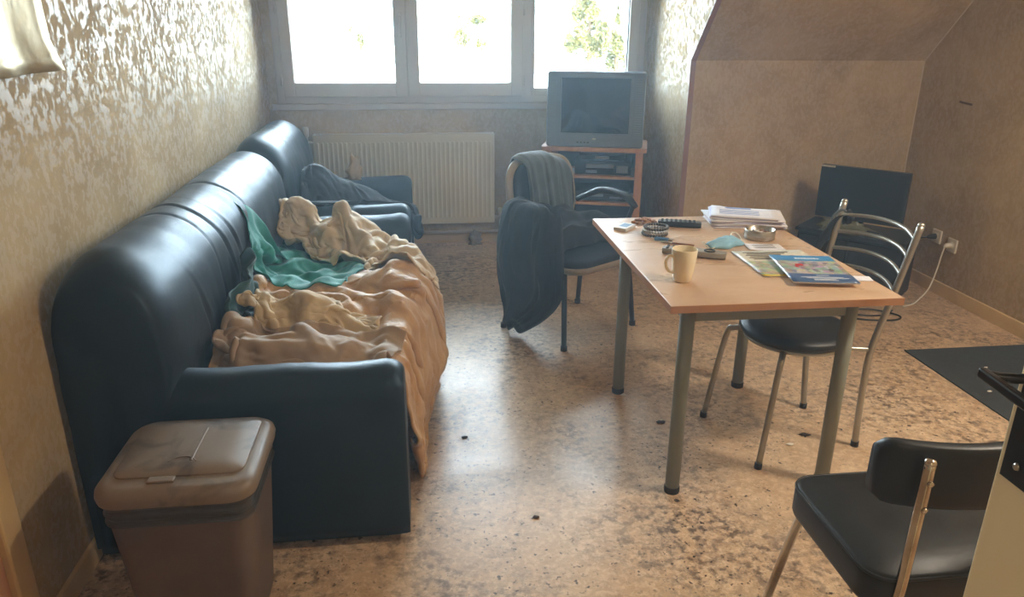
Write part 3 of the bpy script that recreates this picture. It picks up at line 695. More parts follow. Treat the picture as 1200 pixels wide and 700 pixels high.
# 1 the orange-tan duvet over the seat, bulging over the front edge down to the floor
def front_bulge():
    xe = np.interp(gy, [2.2, 2.4, 2.62, 2.78, 2.95, 3.2, 3.4, 3.52], [-0.06, -0.055, -0.04, 0.03, 0.065, 0.07, 0.02, -0.08])
    t = np.clip((gx + 0.16) / np.maximum(xe + 0.16, 0.02), 0, 1)
    z = 0.47 * np.clip(1 - t ** 4.5, 0, 1) ** 0.5
    z[(gy < 2.22) | (gy > 3.5) | (gx < -0.16)] = 0
    return z
add = lump(-0.40, 2.75, 0.30, 0.40, 0.05) + lump(-0.72, 2.92, 0.10, 0.10, 0.09) + lump(-0.12, 3.05, 0.16, 0.26, 0.05) + (ridges(5, 34, 2, 0.045, 0.45, 3.0) + ridges(9, 26, 7, 0.03, 0.35, -2.0)) * np.clip((0.02 - gx) / 0.08, 0.15, 1) * np.clip((gy - 2.4) / 0.2, 0.2, 1)
H[:] = np.maximum(H, front_bulge()); mk_ = (gy > 2.19) & (gy < 3.6) & (gx > -0.74) & (gx < 0.13); H[mk_] += add[mk_]
duv = settle([[(-0.50, 2.24), (-0.30, 2.22), (-0.12, 2.24), (-0.065, 2.28), (-0.055, 2.32)], [(-0.66, 2.56), (-0.35, 2.50), (-0.10, 2.50), (-0.045, 2.52), (-0.03, 2.53)], [(-0.80, 2.88), (-0.42, 2.85), (-0.06, 2.82), (0.04, 2.82), (0.062, 2.82)], [(-0.74, 3.02), (-0.40, 3.06), (-0.02, 3.10), (0.065, 3.10), (0.08, 3.10)], [(-0.66, 3.14), (-0.38, 3.26), (-0.02, 3.36), (0.05, 3.36), (0.068, 3.36)]], 112, 104, (0.30, 0.26), 3, steps=85, iters=6, kb=0.12, wob=0.022, far=False)
_bul = np.interp(duv[..., 1], [2.25, 2.55, 2.72, 2.9, 3.2, 3.4], [0.02, 0.03, 0.07, 0.125, 0.13, 0.10])
_lim = -0.055 + _bul * np.sin(np.pi * np.clip(duv[..., 2] / 0.50, 0.12, 0.62)) ** 0.8
_ov = duv[..., 0] - _lim; duv[..., 0] = np.where(_ov > 0, _lim + 0.22 * _ov, duv[..., 0])
_hem = np.interp(duv[..., 1], [2.55, 2.75], [0.008, 0.05]); duv[..., 2] = np.where(duv[..., 2] < 0.2, _hem + duv[..., 2] * (1 - _hem / 0.2), duv[..., 2])
cloth('duvet', 'rumpled orange-tan duvet spilling over the front of the sofa to the floor', 'duvet', duv, M['duvet'], 0.012, crinkle=(0.013, 7.0)); deposit(duv)
# 2 dark teal cloth in the shadow at the back
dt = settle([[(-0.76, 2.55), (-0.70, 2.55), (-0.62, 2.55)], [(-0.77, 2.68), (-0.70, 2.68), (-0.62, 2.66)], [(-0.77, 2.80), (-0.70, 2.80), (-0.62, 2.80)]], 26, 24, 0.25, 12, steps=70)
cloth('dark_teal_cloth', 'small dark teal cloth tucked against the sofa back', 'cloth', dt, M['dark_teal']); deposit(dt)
# 3 teal garment
H[:] += lump(-0.62, 3.38, 0.10, 0.16, 0.07) * (gx > -0.74)
te = settle([[(-0.80, 3.70), (-0.78, 3.42), (-0.78, 3.06)], [(-0.64, 3.66), (-0.62, 3.36), (-0.66, 3.00)], [(-0.46, 3.60), (-0.46, 3.32), (-0.52, 2.97)], [(-0.28, 3.50), (-0.29, 3.25), (-0.38, 2.97)]], 56, 52, 0.16, 5, steps=90, wob=0.012)
cloth('teal_garment', 'bright teal green cotton garment lying on the sofa', 'garment', te, M['teal'], 0.006); deposit(te)
# 4 beige sheet heaped at the far end
hp_ = lump(-0.62, 3.72, 0.10, 0.10, 0.26) + lump(-0.40, 3.62, 0.17, 0.13, 0.19) + lump(-0.20, 3.45, 0.18, 0.13, 0.09, -0.6) + ridges(8, 22, 17, 0.04, 0.4, 6.0)
H[:] += hp_ * ((gy < 3.83) & (gx > -0.72))
sh = settle([[(-0.78, 3.82), (-0.74, 3.70), (-0.70, 3.62), (-0.66, 3.56)], [(-0.58, 3.83), (-0.52, 3.68), (-0.52, 3.54), (-0.52, 3.44)], [(-0.34, 3.80), (-0.32, 3.60), (-0.34, 3.42), (-0.37, 3.30)], [(-0.10, 3.66), (-0.12, 3.46), (-0.16, 3.30), (-0.22, 3.16)], [(0.05, 3.36), (0.04, 3.26), (0.01, 3.14), (-0.06, 3.04)]], 110, 76, (0.30, 0.28), 9, steps=85, iters=6, kb=0.14, wob=0.02, far=False)
cloth('bed_sheet', 'crumpled beige sheet heaped at the far end of the sofa', 'sheet', sh, M['sheet'], 0.008, crinkle=(0.010, 7.0)); deposit(sh)
# 5 cream garment with a gathered edge
H[:] += lump(-0.46, 2.58, 0.20, 0.08, 0.04)
cg = settle([[(-0.70, 2.56), (-0.64, 2.64), (-0.62, 2.76)], [(-0.52, 2.50), (-0.48, 2.60), (-0.46, 2.74)], [(-0.34, 2.44), (-0.30, 2.54), (-0.28, 2.66)], [(-0.26, 2.42), (-0.22, 2.52), (-0.20, 2.60)]], 70, 46, (0.38, 0.30), 21, steps=80, wob=0.012, kb=0.14, far=False)
cloth('cream_garment', 'crumpled cream jersey garment on the duvet behind the tan pillow', 'garment', cg, M['cream_cloth'], 0.007); deposit(cg)
# 6 tan pillow case next to the near arm
H[:] += lump(-0.46, 2.33, 0.24, 0.09, 0.085, 0, 4)
tp = settle([[(-0.76, 2.30), (-0.73, 2.38), (-0.70, 2.46)], [(-0.58, 2.23), (-0.56, 2.36), (-0.54, 2.50)], [(-0.36, 2.22), (-0.34, 2.34), (-0.32, 2.48)], [(-0.18, 2.24), (-0.14, 2.32), (-0.12, 2.42)]], 60, 40, (0.14, 0.14), 31, steps=90, wob=0.006)
cloth('tan_pillow', 'tan pillow lying behind the near sofa arm', 'pillow', tp, M['tan'], 0.008); deposit(tp)
# 7 navy jacket over the armchair
H[:] += (lump(-0.64, 4.46, 0.14, 0.20, 0.26) + lump(-0.40, 4.50, 0.22, 0.18, 0.17)) * ((gy > 4.28) & (gx > -0.74))
nj = settle([[(-0.765, 4.90), (-0.765, 4.70), (-0.77, 4.46), (-0.755, 4.26)], [(-0.60, 4.88), (-0.58, 4.66), (-0.57, 4.40), (-0.56, 4.18)], [(-0.32, 4.80), (-0.30, 4.58), (-0.30, 4.34), (-0.34, 4.20)], [(-0.10, 4.72), (-0.09, 4.52), (-0.10, 4.32), (-0.14, 4.22)], [(0.005, 4.60), (0.01, 4.48), (0.005, 4.34), (-0.03, 4.28)]], 74, 56, 0.22, 41, steps=80, kb=0.15, far=False)
cloth('navy_jacket', 'dark navy jacket spread over the armchair seat and arm', 'jacket', nj, M['navy'], 0.008); deposit(nj)
o = crumple('cream_cloth', (0.050, 0.030, 0.10), 2, M['sheet'], loc=(-0.440, 4.93, 0.575), amp=0.55, fr=1.6); tag(o, 'small cream cloth standing on the far arm of the armchair', 'cloth')

# ------------------------------------------------------------------ pedal bin
bn = thing('waste_bin', 'brown plastic swing-lid waste bin in front of the sofa side', 'bin', (-0.612, 1.742, 0))
def rrect(w, d, r, z, n=6, cx=0, cy=0):
    out = []
    for sx, sy, a0 in ((1, 1, 0), (-1, 1, 90), (-1, -1, 180), (1, -1, 270)):
        for k in range(n + 1):
            a = R(a0 + 90 * k / n); out.append((cx + sx * (w / 2 - r) + r * math.cos(a), cy + sy * (d / 2 - r) + r * math.sin(a), z))
    return out
V, F = loft([rrect(0.27, 0.26, 0.04, 0.0), rrect(0.28, 0.27, 0.045, 0.006), rrect(0.335, 0.325, 0.05, 0.385), rrect(0.338, 0.328, 0.05, 0.445)])
autosmooth(mesh_obj('bin_body', V, F, M['bin'], bn), 50)
secs = []
for i in range(9):
    z = 0.400 + i * 0.0075; g = []
    for k, p in enumerate(rrect(0.346 + 0.006 * math.sin(i * 2.1), 0.336 + 0.006 * math.sin(i * 1.7 + 1), 0.05, z, 10)):
        w = 0.004 * nz(p[0] * 20, p[1] * 20, z * 40, 1.0); g.append((p[0] * (1 + w * 3), p[1] * (1 + w * 3), z + (0.012 * nz(p[0] * 9, p[1] * 9, 3.0, 1.0) if i == 0 else 0)))
    secs.append(g)
V, F = loft(secs, True, False); mesh_obj('bin_liner', V, F, M['bag'], bn)
lid_rim = [rrect(0.352, 0.342, 0.055, 0.458), rrect(0.368, 0.358, 0.06, 0.462), rrect(0.374, 0.364, 0.062, 0.478), rrect(0.368, 0.358, 0.06, 0.492), rrect(0.345, 0.335, 0.055, 0.502), rrect(0.318, 0.300, 0.045, 0.503)]
V, F = loft(lid_rim); autosmooth(mesh_obj('lid_rim', V, F, M['bin_lid'], bn), 45)
V, F = loft([rrect(0.306, 0.268, 0.03, 0.5005, cy=0.018), rrect(0.304, 0.266, 0.03, 0.5065, cy=0.018), rrect(0.296, 0.258, 0.028, 0.509, cy=0.018), rrect(0.18, 0.16, 0.02, 0.512, cy=0.02)])
flap = autosmooth(mesh_obj('lid_flap', V, F, M['bin_lid'], bn), 40)
bm = bmesh.new(); add_box(bm, (-0.062, -0.142, 0.502), (0.0, -0.118, 0.5095), 0.003); bm_obj('finger_tab', bm, M['bin_lid'], bn)
box('lid_ridge', (0.015, -0.06, 0.508), (0.022, 0.10, 0.5145), M['bin_lid'], flap, 0.002)
tube('embossed_arc', [(-0.035, -0.062, 0.511), (-0.02, -0.045, 0.512), (0.0, -0.040, 0.512), (0.02, -0.048, 0.512), (0.032, -0.064, 0.511)], 0.0022, M['bin_lid'], flap, 6, 4)

# ------------------------------------------------------------------ table
tb = thing('dining_table', 'beech-topped table with grey steel legs in the middle of the room', 'table', (1.085, 2.545, 0))
TX0, TX1, TY0, TY1, TZ = 0.716 - 1.085, 1.455 - 1.085, 2.010 - 2.545, 3.085 - 2.545, 0.745
box('tabletop', (TX0, TY0, TZ - 0.024), (TX1, TY1, TZ), M['table'], tb, 0.003)
bm = bmesh.new()
for lo, hi in (((TX0 - 0.0008, TY0 - 0.0008, TZ - 0.0235), (TX1 + 0.0008, TY0 + 0.002, TZ - 0.001)), ((TX0 - 0.0008, TY1 - 0.002, TZ - 0.0235), (TX1 + 0.0008, TY1 + 0.0008, TZ - 0.001)), ((TX0 - 0.0008, TY0, TZ - 0.0235), (TX0 + 0.002, TY1, TZ - 0.001)), ((TX1 - 0.002, TY0, TZ - 0.0235), (TX1 + 0.0008, TY1, TZ - 0.001))):
    add_box(bm, lo, hi)
bm_obj('edge_band', bm, M['table_edge'], tb)
LX = (0.822 - 1.085, 1.372 - 1.085); LY = (2.150 - 2.545, 2.905 - 2.545)
for x in LX:
    for y in LY:
        l = lathe('leg', [(0.0245, 0.02), (0.0245, TZ - 0.026)], M['grey_leg'], tb, 20, (x, y, 0))
        V, F = lathe_vf([(0, 0), (0.026, 0.0), (0.0268, 0.004), (0.0268, 0.022), (0.025, 0.024), (0, 0.024)], 20, (x, y, 0)); mesh_obj('foot_cap', V, F, M['foot'], l)
for y in LY: box('apron_rail', (LX[0] + 0.02, y - 0.012, TZ - 0.105), (LX[1] - 0.02, y + 0.012, TZ - 0.026), M['grey_leg'], tb, 0.002)
for x in LX: box('apron_rail', (x - 0.012, LY[0] + 0.02, TZ - 0.105), (x + 0.012, LY[1] - 0.02, TZ - 0.026), M['grey_leg'], tb, 0.002)

# ------------------------------------------------------------------ bistro chair with a round black seat, right of the table
c2 = thing('bistro_chair', 'silver tube chair with round black seat and curved back bars beside the table', 'chair', (1.385, 2.490, 0), R(-81))
# local: front is -Y, +X is the far side after turning
V, F = lathe_vf([(0, 0.428), (0.17, 0.428), (0.197, 0.436), (0.205, 0.452), (0.198, 0.466), (0.17, 0.474), (0.08, 0.478), (0, 0.479)], 40, (0, -0.005, 0)); mesh_obj('seat', V, F, M['leather_chair'], c2)
V, F = lathe_vf([(0.176, 0.418), (0.188, 0.418), (0.188, 0.43), (0.176, 0.43)], 36, (0, -0.005, 0)); mesh_obj('seat_ring', V, F, M['satin'], c2)
for s in (-1, 1):
    fl_ = tube('front_leg', [(s * 0.10, -0.12, 0.415), (s * 0.155, -0.165, 0.41), (s * 0.178, -0.188, 0.36), (s * 0.200, -0.235, 0.012)], 0.0115, M['satin'], c2, 12, 6)
    lathe('foot_cap', [(0, 0), (0.014, 0), (0.014, 0.022), (0, 0.022)], M['foot'], fl_, 12, (s * 0.2005, -0.236, 0))
    bl_ = tube('back_post', [(s * 0.160, 0.215, 0.012), (s * 0.168, 0.198, 0.25), (s * 0.176, 0.196, 0.42), (s * 0.188, 0.235, 0.62), (s * 0.197, 0.290, 0.88)], 0.0125, M['satin'], c2, 12, 8)
    lathe('foot_cap', [(0, 0), (0.015, 0), (0.015, 0.022), (0, 0.022)], M['foot'], bl_, 12, (s * 0.160, 0.215, 0))
    lathe('post_cap', [(0, 0), (0.0125, 0), (0.0125, 0.006), (0.008, 0.012), (0, 0.013)], M['satin'], bl_, 12, (s * 0.197, 0.290, 0.878))
    tube('seat_bracket', [(s * 0.174, 0.198, 0.415), (s * 0.15, 0.12, 0.418), (s * 0.12, 0.08, 0.418)], 0.009, M['satin'], c2, 8, 4)
for z in (0.635, 0.70, 0.765, 0.83):
    t_ = (z - 0.62) / 0.26; hw = 0.188 + 0.009 * t_; yb_ = 0.235 + 0.055 * t_
    tube('back_bar', [(-hw, yb_, z), (-hw * 0.5, yb_ + 0.045, z + 0.012), (0, yb_ + 0.060, z + 0.016), (hw * 0.5, yb_ + 0.045, z + 0.012), (hw, yb_, z)], 0.007, M['satin'], c2, 10, 6)
# dark cloth strap knotted to the post
st = thing('cloth_strap', 'dark grey cloth strap knotted to the post of the silver chair', 'strap', (1.66, 2.72, 0.80))
o = crumple('knot', (0.026, 0.026, 0.03), 6, M['coat'], st, (0.0, 0.0, 0.02), amp=0.5, flatbase=False)
V = []; secs = []
for i in range(16):
    t_ = i / 15; w = 0.012 + 0.018 * math.sin(t_ * 3.0); cx_ = -0.03 - 0.075 * t_; cy_ = 0.03 * t_; cz_ = 0.03 - 0.17 * t_ ** 1.2
    secs.append([(cx_ + w * math.cos(a) + 0.004 * math.sin(3 * a + i), cy_ + 0.010 * math.sin(a), cz_ + 0.4 * w * math.cos(a)) for a in np.linspace(0, 2 * math.pi, 12, endpoint=False)])
V, F = loft(secs); mesh_obj('hanging_end', V, F, M['coat'], st)
tube('loop', [(0.0, 0.0, 0.03), (-0.03, 0.0, 0.05), (-0.055, 0.01, 0.02), (-0.06, 0.02, -0.03)], 0.006, M['grey_knit'], st, 8, 5)

# ------------------------------------------------------------------ near black vinyl chair with chrome frame
c3 = thing('vinyl_chair', 'black vinyl chair with chrome tube frame at the lower right by the open door', 'chair', (1.095, 1.335, 0), R(180))
def slab(name, w, d, r, z0, z1, mat, parent, cy=0, crown=0.012, e=0.016):
    secs = [rrect(w - 2 * e, d - 2 * e, r, z0, 8, cy=cy), rrect(w - 0.4 * e, d - 0.4 * e, r, z0 + e * 0.4, 8, cy=cy), rrect(w, d, r, z0 + e, 8, cy=cy), rrect(w, d, r, z1 - e, 8, cy=cy), rrect(w - 0.3 * e, d - 0.3 * e, r, z1 - e * 0.35, 8, cy=cy), rrect(w - 1.4 * e, d - 1.4 * e, r, z1, 8, cy=cy), rrect(w * 0.6, d * 0.6, r * .7, z1 + crown * 0.8, 8, cy=cy), rrect(w * 0.25, d * 0.25, r * .3, z1 + crown, 8, cy=cy)]
    V, F = loft(secs); return mesh_obj(name, V, F, mat, parent)
seat = slab('seat', 0.42, 0.385, 0.06, 0.375, 0.462, M['leather_chair'], c3, cy=-0.005)
tube('piping', [(p[0], p[1] - 0.005, 0.456) for p in rrect(0.418, 0.383, 0.06, 0, 5)], 0.0035, M['leather_chair'], seat, 6, 1, True)
# back pad, curved, seen from behind
secs = []
for i in range(25):
    u = -1 + 2 * i / 24; x = u * 0.205; yc = 0.165 - 0.055 * u * u
    e = 1 - 0.25 * max(0, (abs(u) - 0.86) / 0.14) ** 2
    hz = 0.072 * e; ty = 0.021 * e
    row = []
    for k in range(24):
        a = 2 * math.pi * k / 24; ca, sa = math.cos(a), math.sin(a)
        row.append((x, yc + ty * math.copysign(abs(ca) ** 0.5, ca), 0.682 + hz * math.copysign(abs(sa) ** 0.35, sa)))
    secs.append(row)
V, F = loft(secs); mesh_obj('backrest', V, F, M['leather_chair'], c3)
for s in (-1, 1):
    po = tube('back_post', [(s * 0.145, -0.02, 0.385), (s * 0.147, 0.09, 0.385), (s * 0.150, 0.168, 0.39), (s * 0.151, 0.190, 0.42), (s * 0.149, 0.193, 0.58), (s * 0.147, 0.192, 0.74)], 0.0115, M['chrome'], c3, 14, 8)
    lathe('post_cap', [(0, 0), (0.0122, 0), (0.0122, 0.004), (0.009, 0.009), (0, 0.010)], M['chrome'], po, 14, (s * 0.147, 0.192, 0.738))
    for z in (0.64, 0.70):
        V, F = lathe_vf([(0, 0), (0.007, 0.0), (0.006, 0.004), (0, 0.005)], 10); mesh_obj('bolt', V, F, M['chrome'], po, loc=(s * 0.147, 0.204, z), rot=(R(-90), 0, 0))
    fl_ = tube('front_leg', [(s * 0.13, -0.05, 0.385), (s * 0.170, -0.125, 0.385), (s * 0.190, -0.150, 0.345), (s * 0.215, -0.215, 0.012)], 0.0115, M['chrome'], c3, 12, 6)
    lathe('foot_cap', [(0, 0), (0.014, 0), (0.014, 0.02), (0, 0.02)], M['foot'], fl_, 12, (s * 0.2155, -0.216, 0))
    rl = tube('rear_leg', [(s * 0.13, 0.04, 0.385), (s * 0.165, 0.11, 0.385), (s * 0.180, 0.135, 0.345), (s * 0.195, 0.205, 0.012)], 0.0115, M['chrome'], c3, 12, 6)
    lathe('foot_cap', [(0, 0), (0.014, 0), (0.014, 0.02), (0, 0.02)], M['foot'], rl, 12, (s * 0.195, 0.206, 0))

# ------------------------------------------------------------------ visitor armchair behind the table, heaped with clothes
c1 = thing('visitor_chair', 'dark visitor chair with beige shell and arms, draped with coats behind the table', 'chair', (0.763, 3.690, 0), R(34.8))
sp = slab('seat', 0.48, 0.45, 0.11, 0.405, 0.455, M['chair_pad'], c1, cy=-0.02)
V, F = loft([rrect(0.44, 0.41, 0.10, 0.375, 8, cy=-0.02), rrect(0.485, 0.455, 0.11, 0.388, 8, cy=-0.02), rrect(0.492, 0.462, 0.112, 0.412, 8, cy=-0.02), rrect(0.47, 0.44, 0.11, 0.418, 8, cy=-0.02)]); mesh_obj('seat_shell', V, F, M['shell'], c1)
def back_panel(name, hw, z0, z1, y_off, th, mat):
    secs = []; cz = (z0 + z1) / 2; hz = (z1 - z0) / 2
    ring = []
    for k in range(40):
        a = 2 * math.pi * k / 40; ca, sa = math.cos(a), math.sin(a)
        ring.append((hw * math.copysign(abs(ca) ** 0.55, ca), cz + hz * math.copysign(abs(sa) ** 0.62, sa)))
    for sc_, dy in ((0.5, -th), (0.93, -th * 0.9), (1.0, -th * 0.35), (1.0, th * 0.35), (0.93, th * 0.9), (0.5, th)):
        secs.append([(x * sc_, 0.225 + y_off + dy - 0.28 * (x * sc_) ** 2 + 0.16 * ((cz + (z - cz) * sc_) - 0.45), cz + (z - cz) * sc_) for x, z in ring])
    V, F = loft(secs); return mesh_obj(name, V, F, mat, c1)
back_panel('back_shell', 0.245, 0.50, 0.885, 0.0, 0.016, M['shell'])
back_panel('back_pad', 0.212, 0.53, 0.862, -0.026, 0.018, M['chair_pad'])
for s in (-1, 1):
    tube('back_bracket', [(s * 0.13, 0.10, 0.385), (s * 0.14, 0.215, 0.40), (s * 0.14, 0.235, 0.52), (s * 0.14, 0.245, 0.62)], 0.012, M['black_plastic'], c1, 10, 6)
    am = tube('arm_rest', [(s * 0.235, 0.215, 0.625), (s * 0.268, 0.165, 0.655), (s * 0.285, 0.09, 0.690), (s * 0.288, 0.0, 0.695), (s * 0.284, -0.10, 0.682), (s * 0.276, -0.165, 0.640)], [0.018, 0.022, 0.024, 0.024, 0.022, 0.018], M['black_plastic'], c1, 14, 6, flat=0.75)
    tube('arm_support', [(s * 0.278, -0.15, 0.645), (s * 0.275, -0.10, 0.52), (s * 0.262, -0.05, 0.42), (s * 0.22, -0.02, 0.395)], 0.012, M['black_plastic'], c1, 10, 6)
    f_ = tube('front_leg', [(s * 0.17, -0.10, 0.385), (s * 0.232, -0.165, 0.37), (s * 0.262, -0.205, 0.012)], 0.0135, M['black_plastic'], c1, 12, 5)
    lathe('foot_cap', [(0, 0), (0.017, 0), (0.017, 0.025), (0, 0.025)], M['foot'], f_, 12, (s * 0.262, -0.205, 0))
    r_ = tube('rear_leg', [(s * 0.16, 0.08, 0.385), (s * 0.235, 0.155, 0.36), (s * 0.285, 0.225, 0.012)], 0.0135, M['black_plastic'], c1, 12, 5)
    lathe('foot_cap', [(0, 0), (0.017, 0), (0.017, 0.025), (0, 0.025)], M['foot'], r_, 12, (s * 0.285, 0.226, 0))
C1 = Matrix.Translation((0.763, 3.690, 0)) @ Matrix.Rotation(R(34.8), 4, 'Z')
def c1obj(name, V, F, mat, label, cat, solid=0.0, sub=1, base=(0, 0, 0.5)):
    V = [Vector(v) - Vector(base) for v in V]
    o = mesh_obj(name, V, F, mat, None, True, loc=C1 @ Vector(base), rot=(0, 0, R(34.8)))
    if solid: mod(o, 'SOLIDIFY', thickness=solid, offset=0.0)
    if sub: mod(o, 'SUBSURF', levels=sub, render_levels=sub)
    return tag(o, label, cat)
# grey sweater over the top of the backrest
def back_y(x, z): return 0.225 - 0.28 * x * x + 0.16 * (z - 0.45)
rows = []
for i in range(37):
    u = i / 36; x0 = -0.185 + 0.30 * u; row = []
    ztop = 0.885 + 0.022 - 0.035 * abs(2 * u - 0.9) ** 2.5
    zf = 0.50 + 0.05 * math.sin(u * 5) - 0.06 * u; zb = 0.62 + 0.05 * math.sin(u * 7 + 1)
    for j in range(41):
        v = j / 40
        fold = 0.018 * math.sin(u * 19 + 2.2 * v) + 0.012 * math.sin(u * 37 + 4 * v) + 0.012 * nz(u * 5, v * 4, 2.0)
        if v < 0.62:      # front side, from hem up
            t_ = v / 0.62; z = zf + (ztop - zf) * t_; y = back_y(x0, z) - 0.062 - abs(fold) * (1.3 - t_) - 0.01
            y += 0.062 * max(0, (t_ - 0.86) / 0.14) ** 2
        else:
            t_ = (v - 0.62) / 0.38; z = ztop - (ztop - zb) * t_ + 0.012 * math.sin(min(1, t_ * 6) * math.pi) * (t_ < 0.17); y = back_y(x0, z) + 0.03 * min(1, t_ * 5) + abs(fold) * t_
        row.append((x0 + (0.02 * math.sin(v * 3) if v < 0.62 else 0) + fold * 0.6 + 0.05 * (0.62 - v) * (v < 0.62) * u, y, z))
    rows.append(row)
V, F = loft(rows, False, False)
c1obj('grey_sweater', V, F, M['grey_knit'], 'grey knitted sweater hung over the back of the visitor chair', 'sweater', 0.010, 1)
# long black coat over the near arm, hanging almost to the floor
secs = []
for i in range(44):
    t_ = i / 43; z = 0.725 - 0.685 * t_ ** 1.02
    yr = 0.17 - 0.005 * t_ + 0.02 * math.sin(t_ * 4)               # rear limit
    yf = -0.20 - 0.05 * math.sin(t_ * 2.6) + (0.30 * max(0, (t_ - 0.55) / 0.45) ** 1.6)   # front limit, drawn back near the hem
    cy_ = (yr + yf) / 2; hy = (yr - yf) / 2
    hx = 0.05 + 0.030 * math.sin(math.pi * min(1, t_ * 1.3)) ; cx_ = -0.315 - 0.03 * math.sin(math.pi * t_) 
    if t_ < 0.06: hy *= 0.75 + 0.25 * (t_ / 0.06) ** 0.5; hx *= 0.6 + 0.4 * (t_ / 0.06) ** 0.5
    if t_ > 0.95: hx *= 0.55
    row = []
    for k in range(110):
        a = 2 * math.pi * k / 110; ca, sa = math.cos(a), math.sin(a)
        f = 1 + (0.05 + 0.14 * t_) * math.sin(5 * a + 1.2 * t_ + 0.6) * 0.8 + 0.22 * nz(ca * 1.7, sa * 1.7, t_ * 3.0) - 0.55 * (0.25 + t_) * max(0, 0.28 - abs(nz(a * 2.6 + 0.9 * t_, t_ * 1.7, 6.0))) / 0.28 * 0.5 - 0.3 * max(0, 0.2 - abs(nz(a * 4.1, t_ * 4.5 + a, 2.0))) / 0.2 * 0.35
        row.append((cx_ + hx * f * math.copysign(abs(ca) ** 0.8, ca), cy_ + hy * (0.94 + 0.06 * f) * math.copysign(abs(sa) ** 0.8, sa), z + 0.03 * t_ * math.sin(a * 2 + 1) + 0.012 * nz(ca, sa, 4.0 + t_) + 0.03 * (1 - t_) ** 6 * nz(sa * 2.2, ca * 2, 1.0)))
    secs.append(row)
V, F = loft(secs)
co = c1obj('black_coat', V, F, M['coat'], 'long black coat hanging over the near arm of the visitor chair to the floor', 'coat', 0, 1, (-0.31, 0, 0.04))
# bundle of black clothes on the seat
secs = []
for i in range(22):
    t_ = i / 21; x = -0.235 + 0.47 * t_; row = []
    for k in range(40):
        a = math.pi * k / 39; ca, sa = math.cos(a), math.sin(a)
        h_ = (0.245 - 0.05 * t_) * (0.75 + 0.35 * nz(x * 5, ca * 1.4, 1.7)) * math.sin(math.pi * (0.12 + 0.8 * t_)) ** 0.5
        row.append((x + 0.02 * nz(ca * 3, t_ * 5, 9.0), 0.03 - 0.16 * ca + 0.02 * nz(x * 9, ca * 4, 5.0), 0.462 + max(0, h_ * sa ** 0.6 + 0.022 * nz(x * 16, ca * 5, 3.0) + 0.016 * abs(nz(x * 28, ca * 9, 8.0)))))
    secs.append(row)
V, F = loft(secs, True, True)
c1obj('black_clothes', V, F, M['coat'], 'bundle of black clothes piled on the seat of the visitor chair', 'clothes', 0, 1, (0, 0, 0.46))

# ------------------------------------------------------------------ box television on its beech stand
SR = R(-16.5); SO = (1.075, 4.700, 0)
sd = thing('tv_stand', 'beech television stand with shelves beside the window', 'stand', SO, SR)
SZ = 0.795
bm = bmesh.new(); secs = [rrect(0.668, 0.44, 0.03, SZ - 0.024, 5, cy=0.21), rrect(0.672, 0.444, 0.032, SZ - 0.012, 5, cy=0.21), rrect(0.668, 0.44, 0.03, SZ, 5, cy=0.21)]
bm.free(); V, F = loft(secs); autosmooth(mesh_obj('top_board', V, F, M['beech'], sd), 40)
for s in (-1, 1): box('side_panel', (s * 0.29 - 0.024, 0.03, 0.03), (s * 0.29 + 0.024, 0.41, SZ - 0.024), M['beech'], sd, 0.006)
box('back_panel', (-0.27, 0.395, 0.06), (0.27, 0.405, SZ - 0.026), M['black_plastic'], sd, 0)
for z in (0.13, 0.425, 0.598): box('shelf', (-0.267, 0.05, z - 0.009), (0.267, 0.39, z + 0.009), M['beech'], sd, 0.003)
for x in (-0.29, 0.29):
    for y in (0.06, 0.37): lathe('caster', [(0, 0), (0.018, 0), (0.02, 0.028), (0, 0.031)], M['black_plastic'], sd, 12, (x, y, 0))
SM = Matrix.Translation(SO) @ Matrix.Rotation(SR, 4, 'Z')
tv = thing('box_television', 'grey box television standing on the beech stand', 'television', SM @ Vector((0, 0.02, SZ)), SR)
W_, Hh = 0.305, 0.462
bm = bmesh.new()
def ring(w, z0, z1, y, r=0.02): return [(x, y, z + (z0 + z1) / 2) for x, z, _ in rrect(2 * w, z1 - z0, r, 0, 4)]
V, F = loft([ring(W_ - 0.006, 0.006, Hh - 0.006, 0.0), ring(W_, 0.0, Hh, 0.008), ring(W_, 0.0, Hh, 0.085), ring(W_ - 0.03, 0.0, Hh - 0.03, 0.10), ring(0.20, 0.0, 0.38, 0.30, 0.04), ring(0.16, 0.02, 0.30, 0.41, 0.04)])
bm.free(); autosmooth(mesh_obj('casing', V, F, M['tv_case'], tv), 40)
bm = bmesh.new()   # moulded speaker wings and screen surround
def quadprism(pts, y0, y1):
    a = [bm.verts.new((x, y0, z)) for x, z in pts]; b = [bm.verts.new((x, y1, z)) for x, z in pts]
    bm.faces.new(a); bm.faces.new(b[::-1])
    for i in range(4): bm.faces.new((a[i], b[i], b[(i + 1) % 4], a[(i + 1) % 4]))
sx, s0, s1 = 0.213, 0.088, 0.424
quadprism([(-sx - 0.014, s0 - 0.014), (sx + 0.014, s0 - 0.014), (sx, s0), (-sx, s0)], -0.010, 0.004); quadprism([(-sx, s1), (sx, s1), (sx + 0.014, s1 + 0.012), (-sx - 0.014, s1 + 0.012)], -0.010, 0.004)
quadprism([(-sx - 0.014, s0 - 0.014), (-sx, s0), (-sx, s1), (-sx - 0.014, s1 + 0.012)], -0.010, 0.004); quadprism([(sx, s0), (sx + 0.014, s0 - 0.014), (sx + 0.014, s1 + 0.012), (sx, s1)], -0.010, 0.004)
bm_obj('screen_surround', bm, M['tv_case'], tv)
V = []; F = []
for i in range(17):
    for j in range(13):
        u, v = -1 + i / 8, -1 + j / 6; V.append((u * sx, -0.001 - 0.010 * (1 - u * u) * (1 - v * v) ** 0.8, (s0 + s1) / 2 + v * (s1 - s0) / 2))
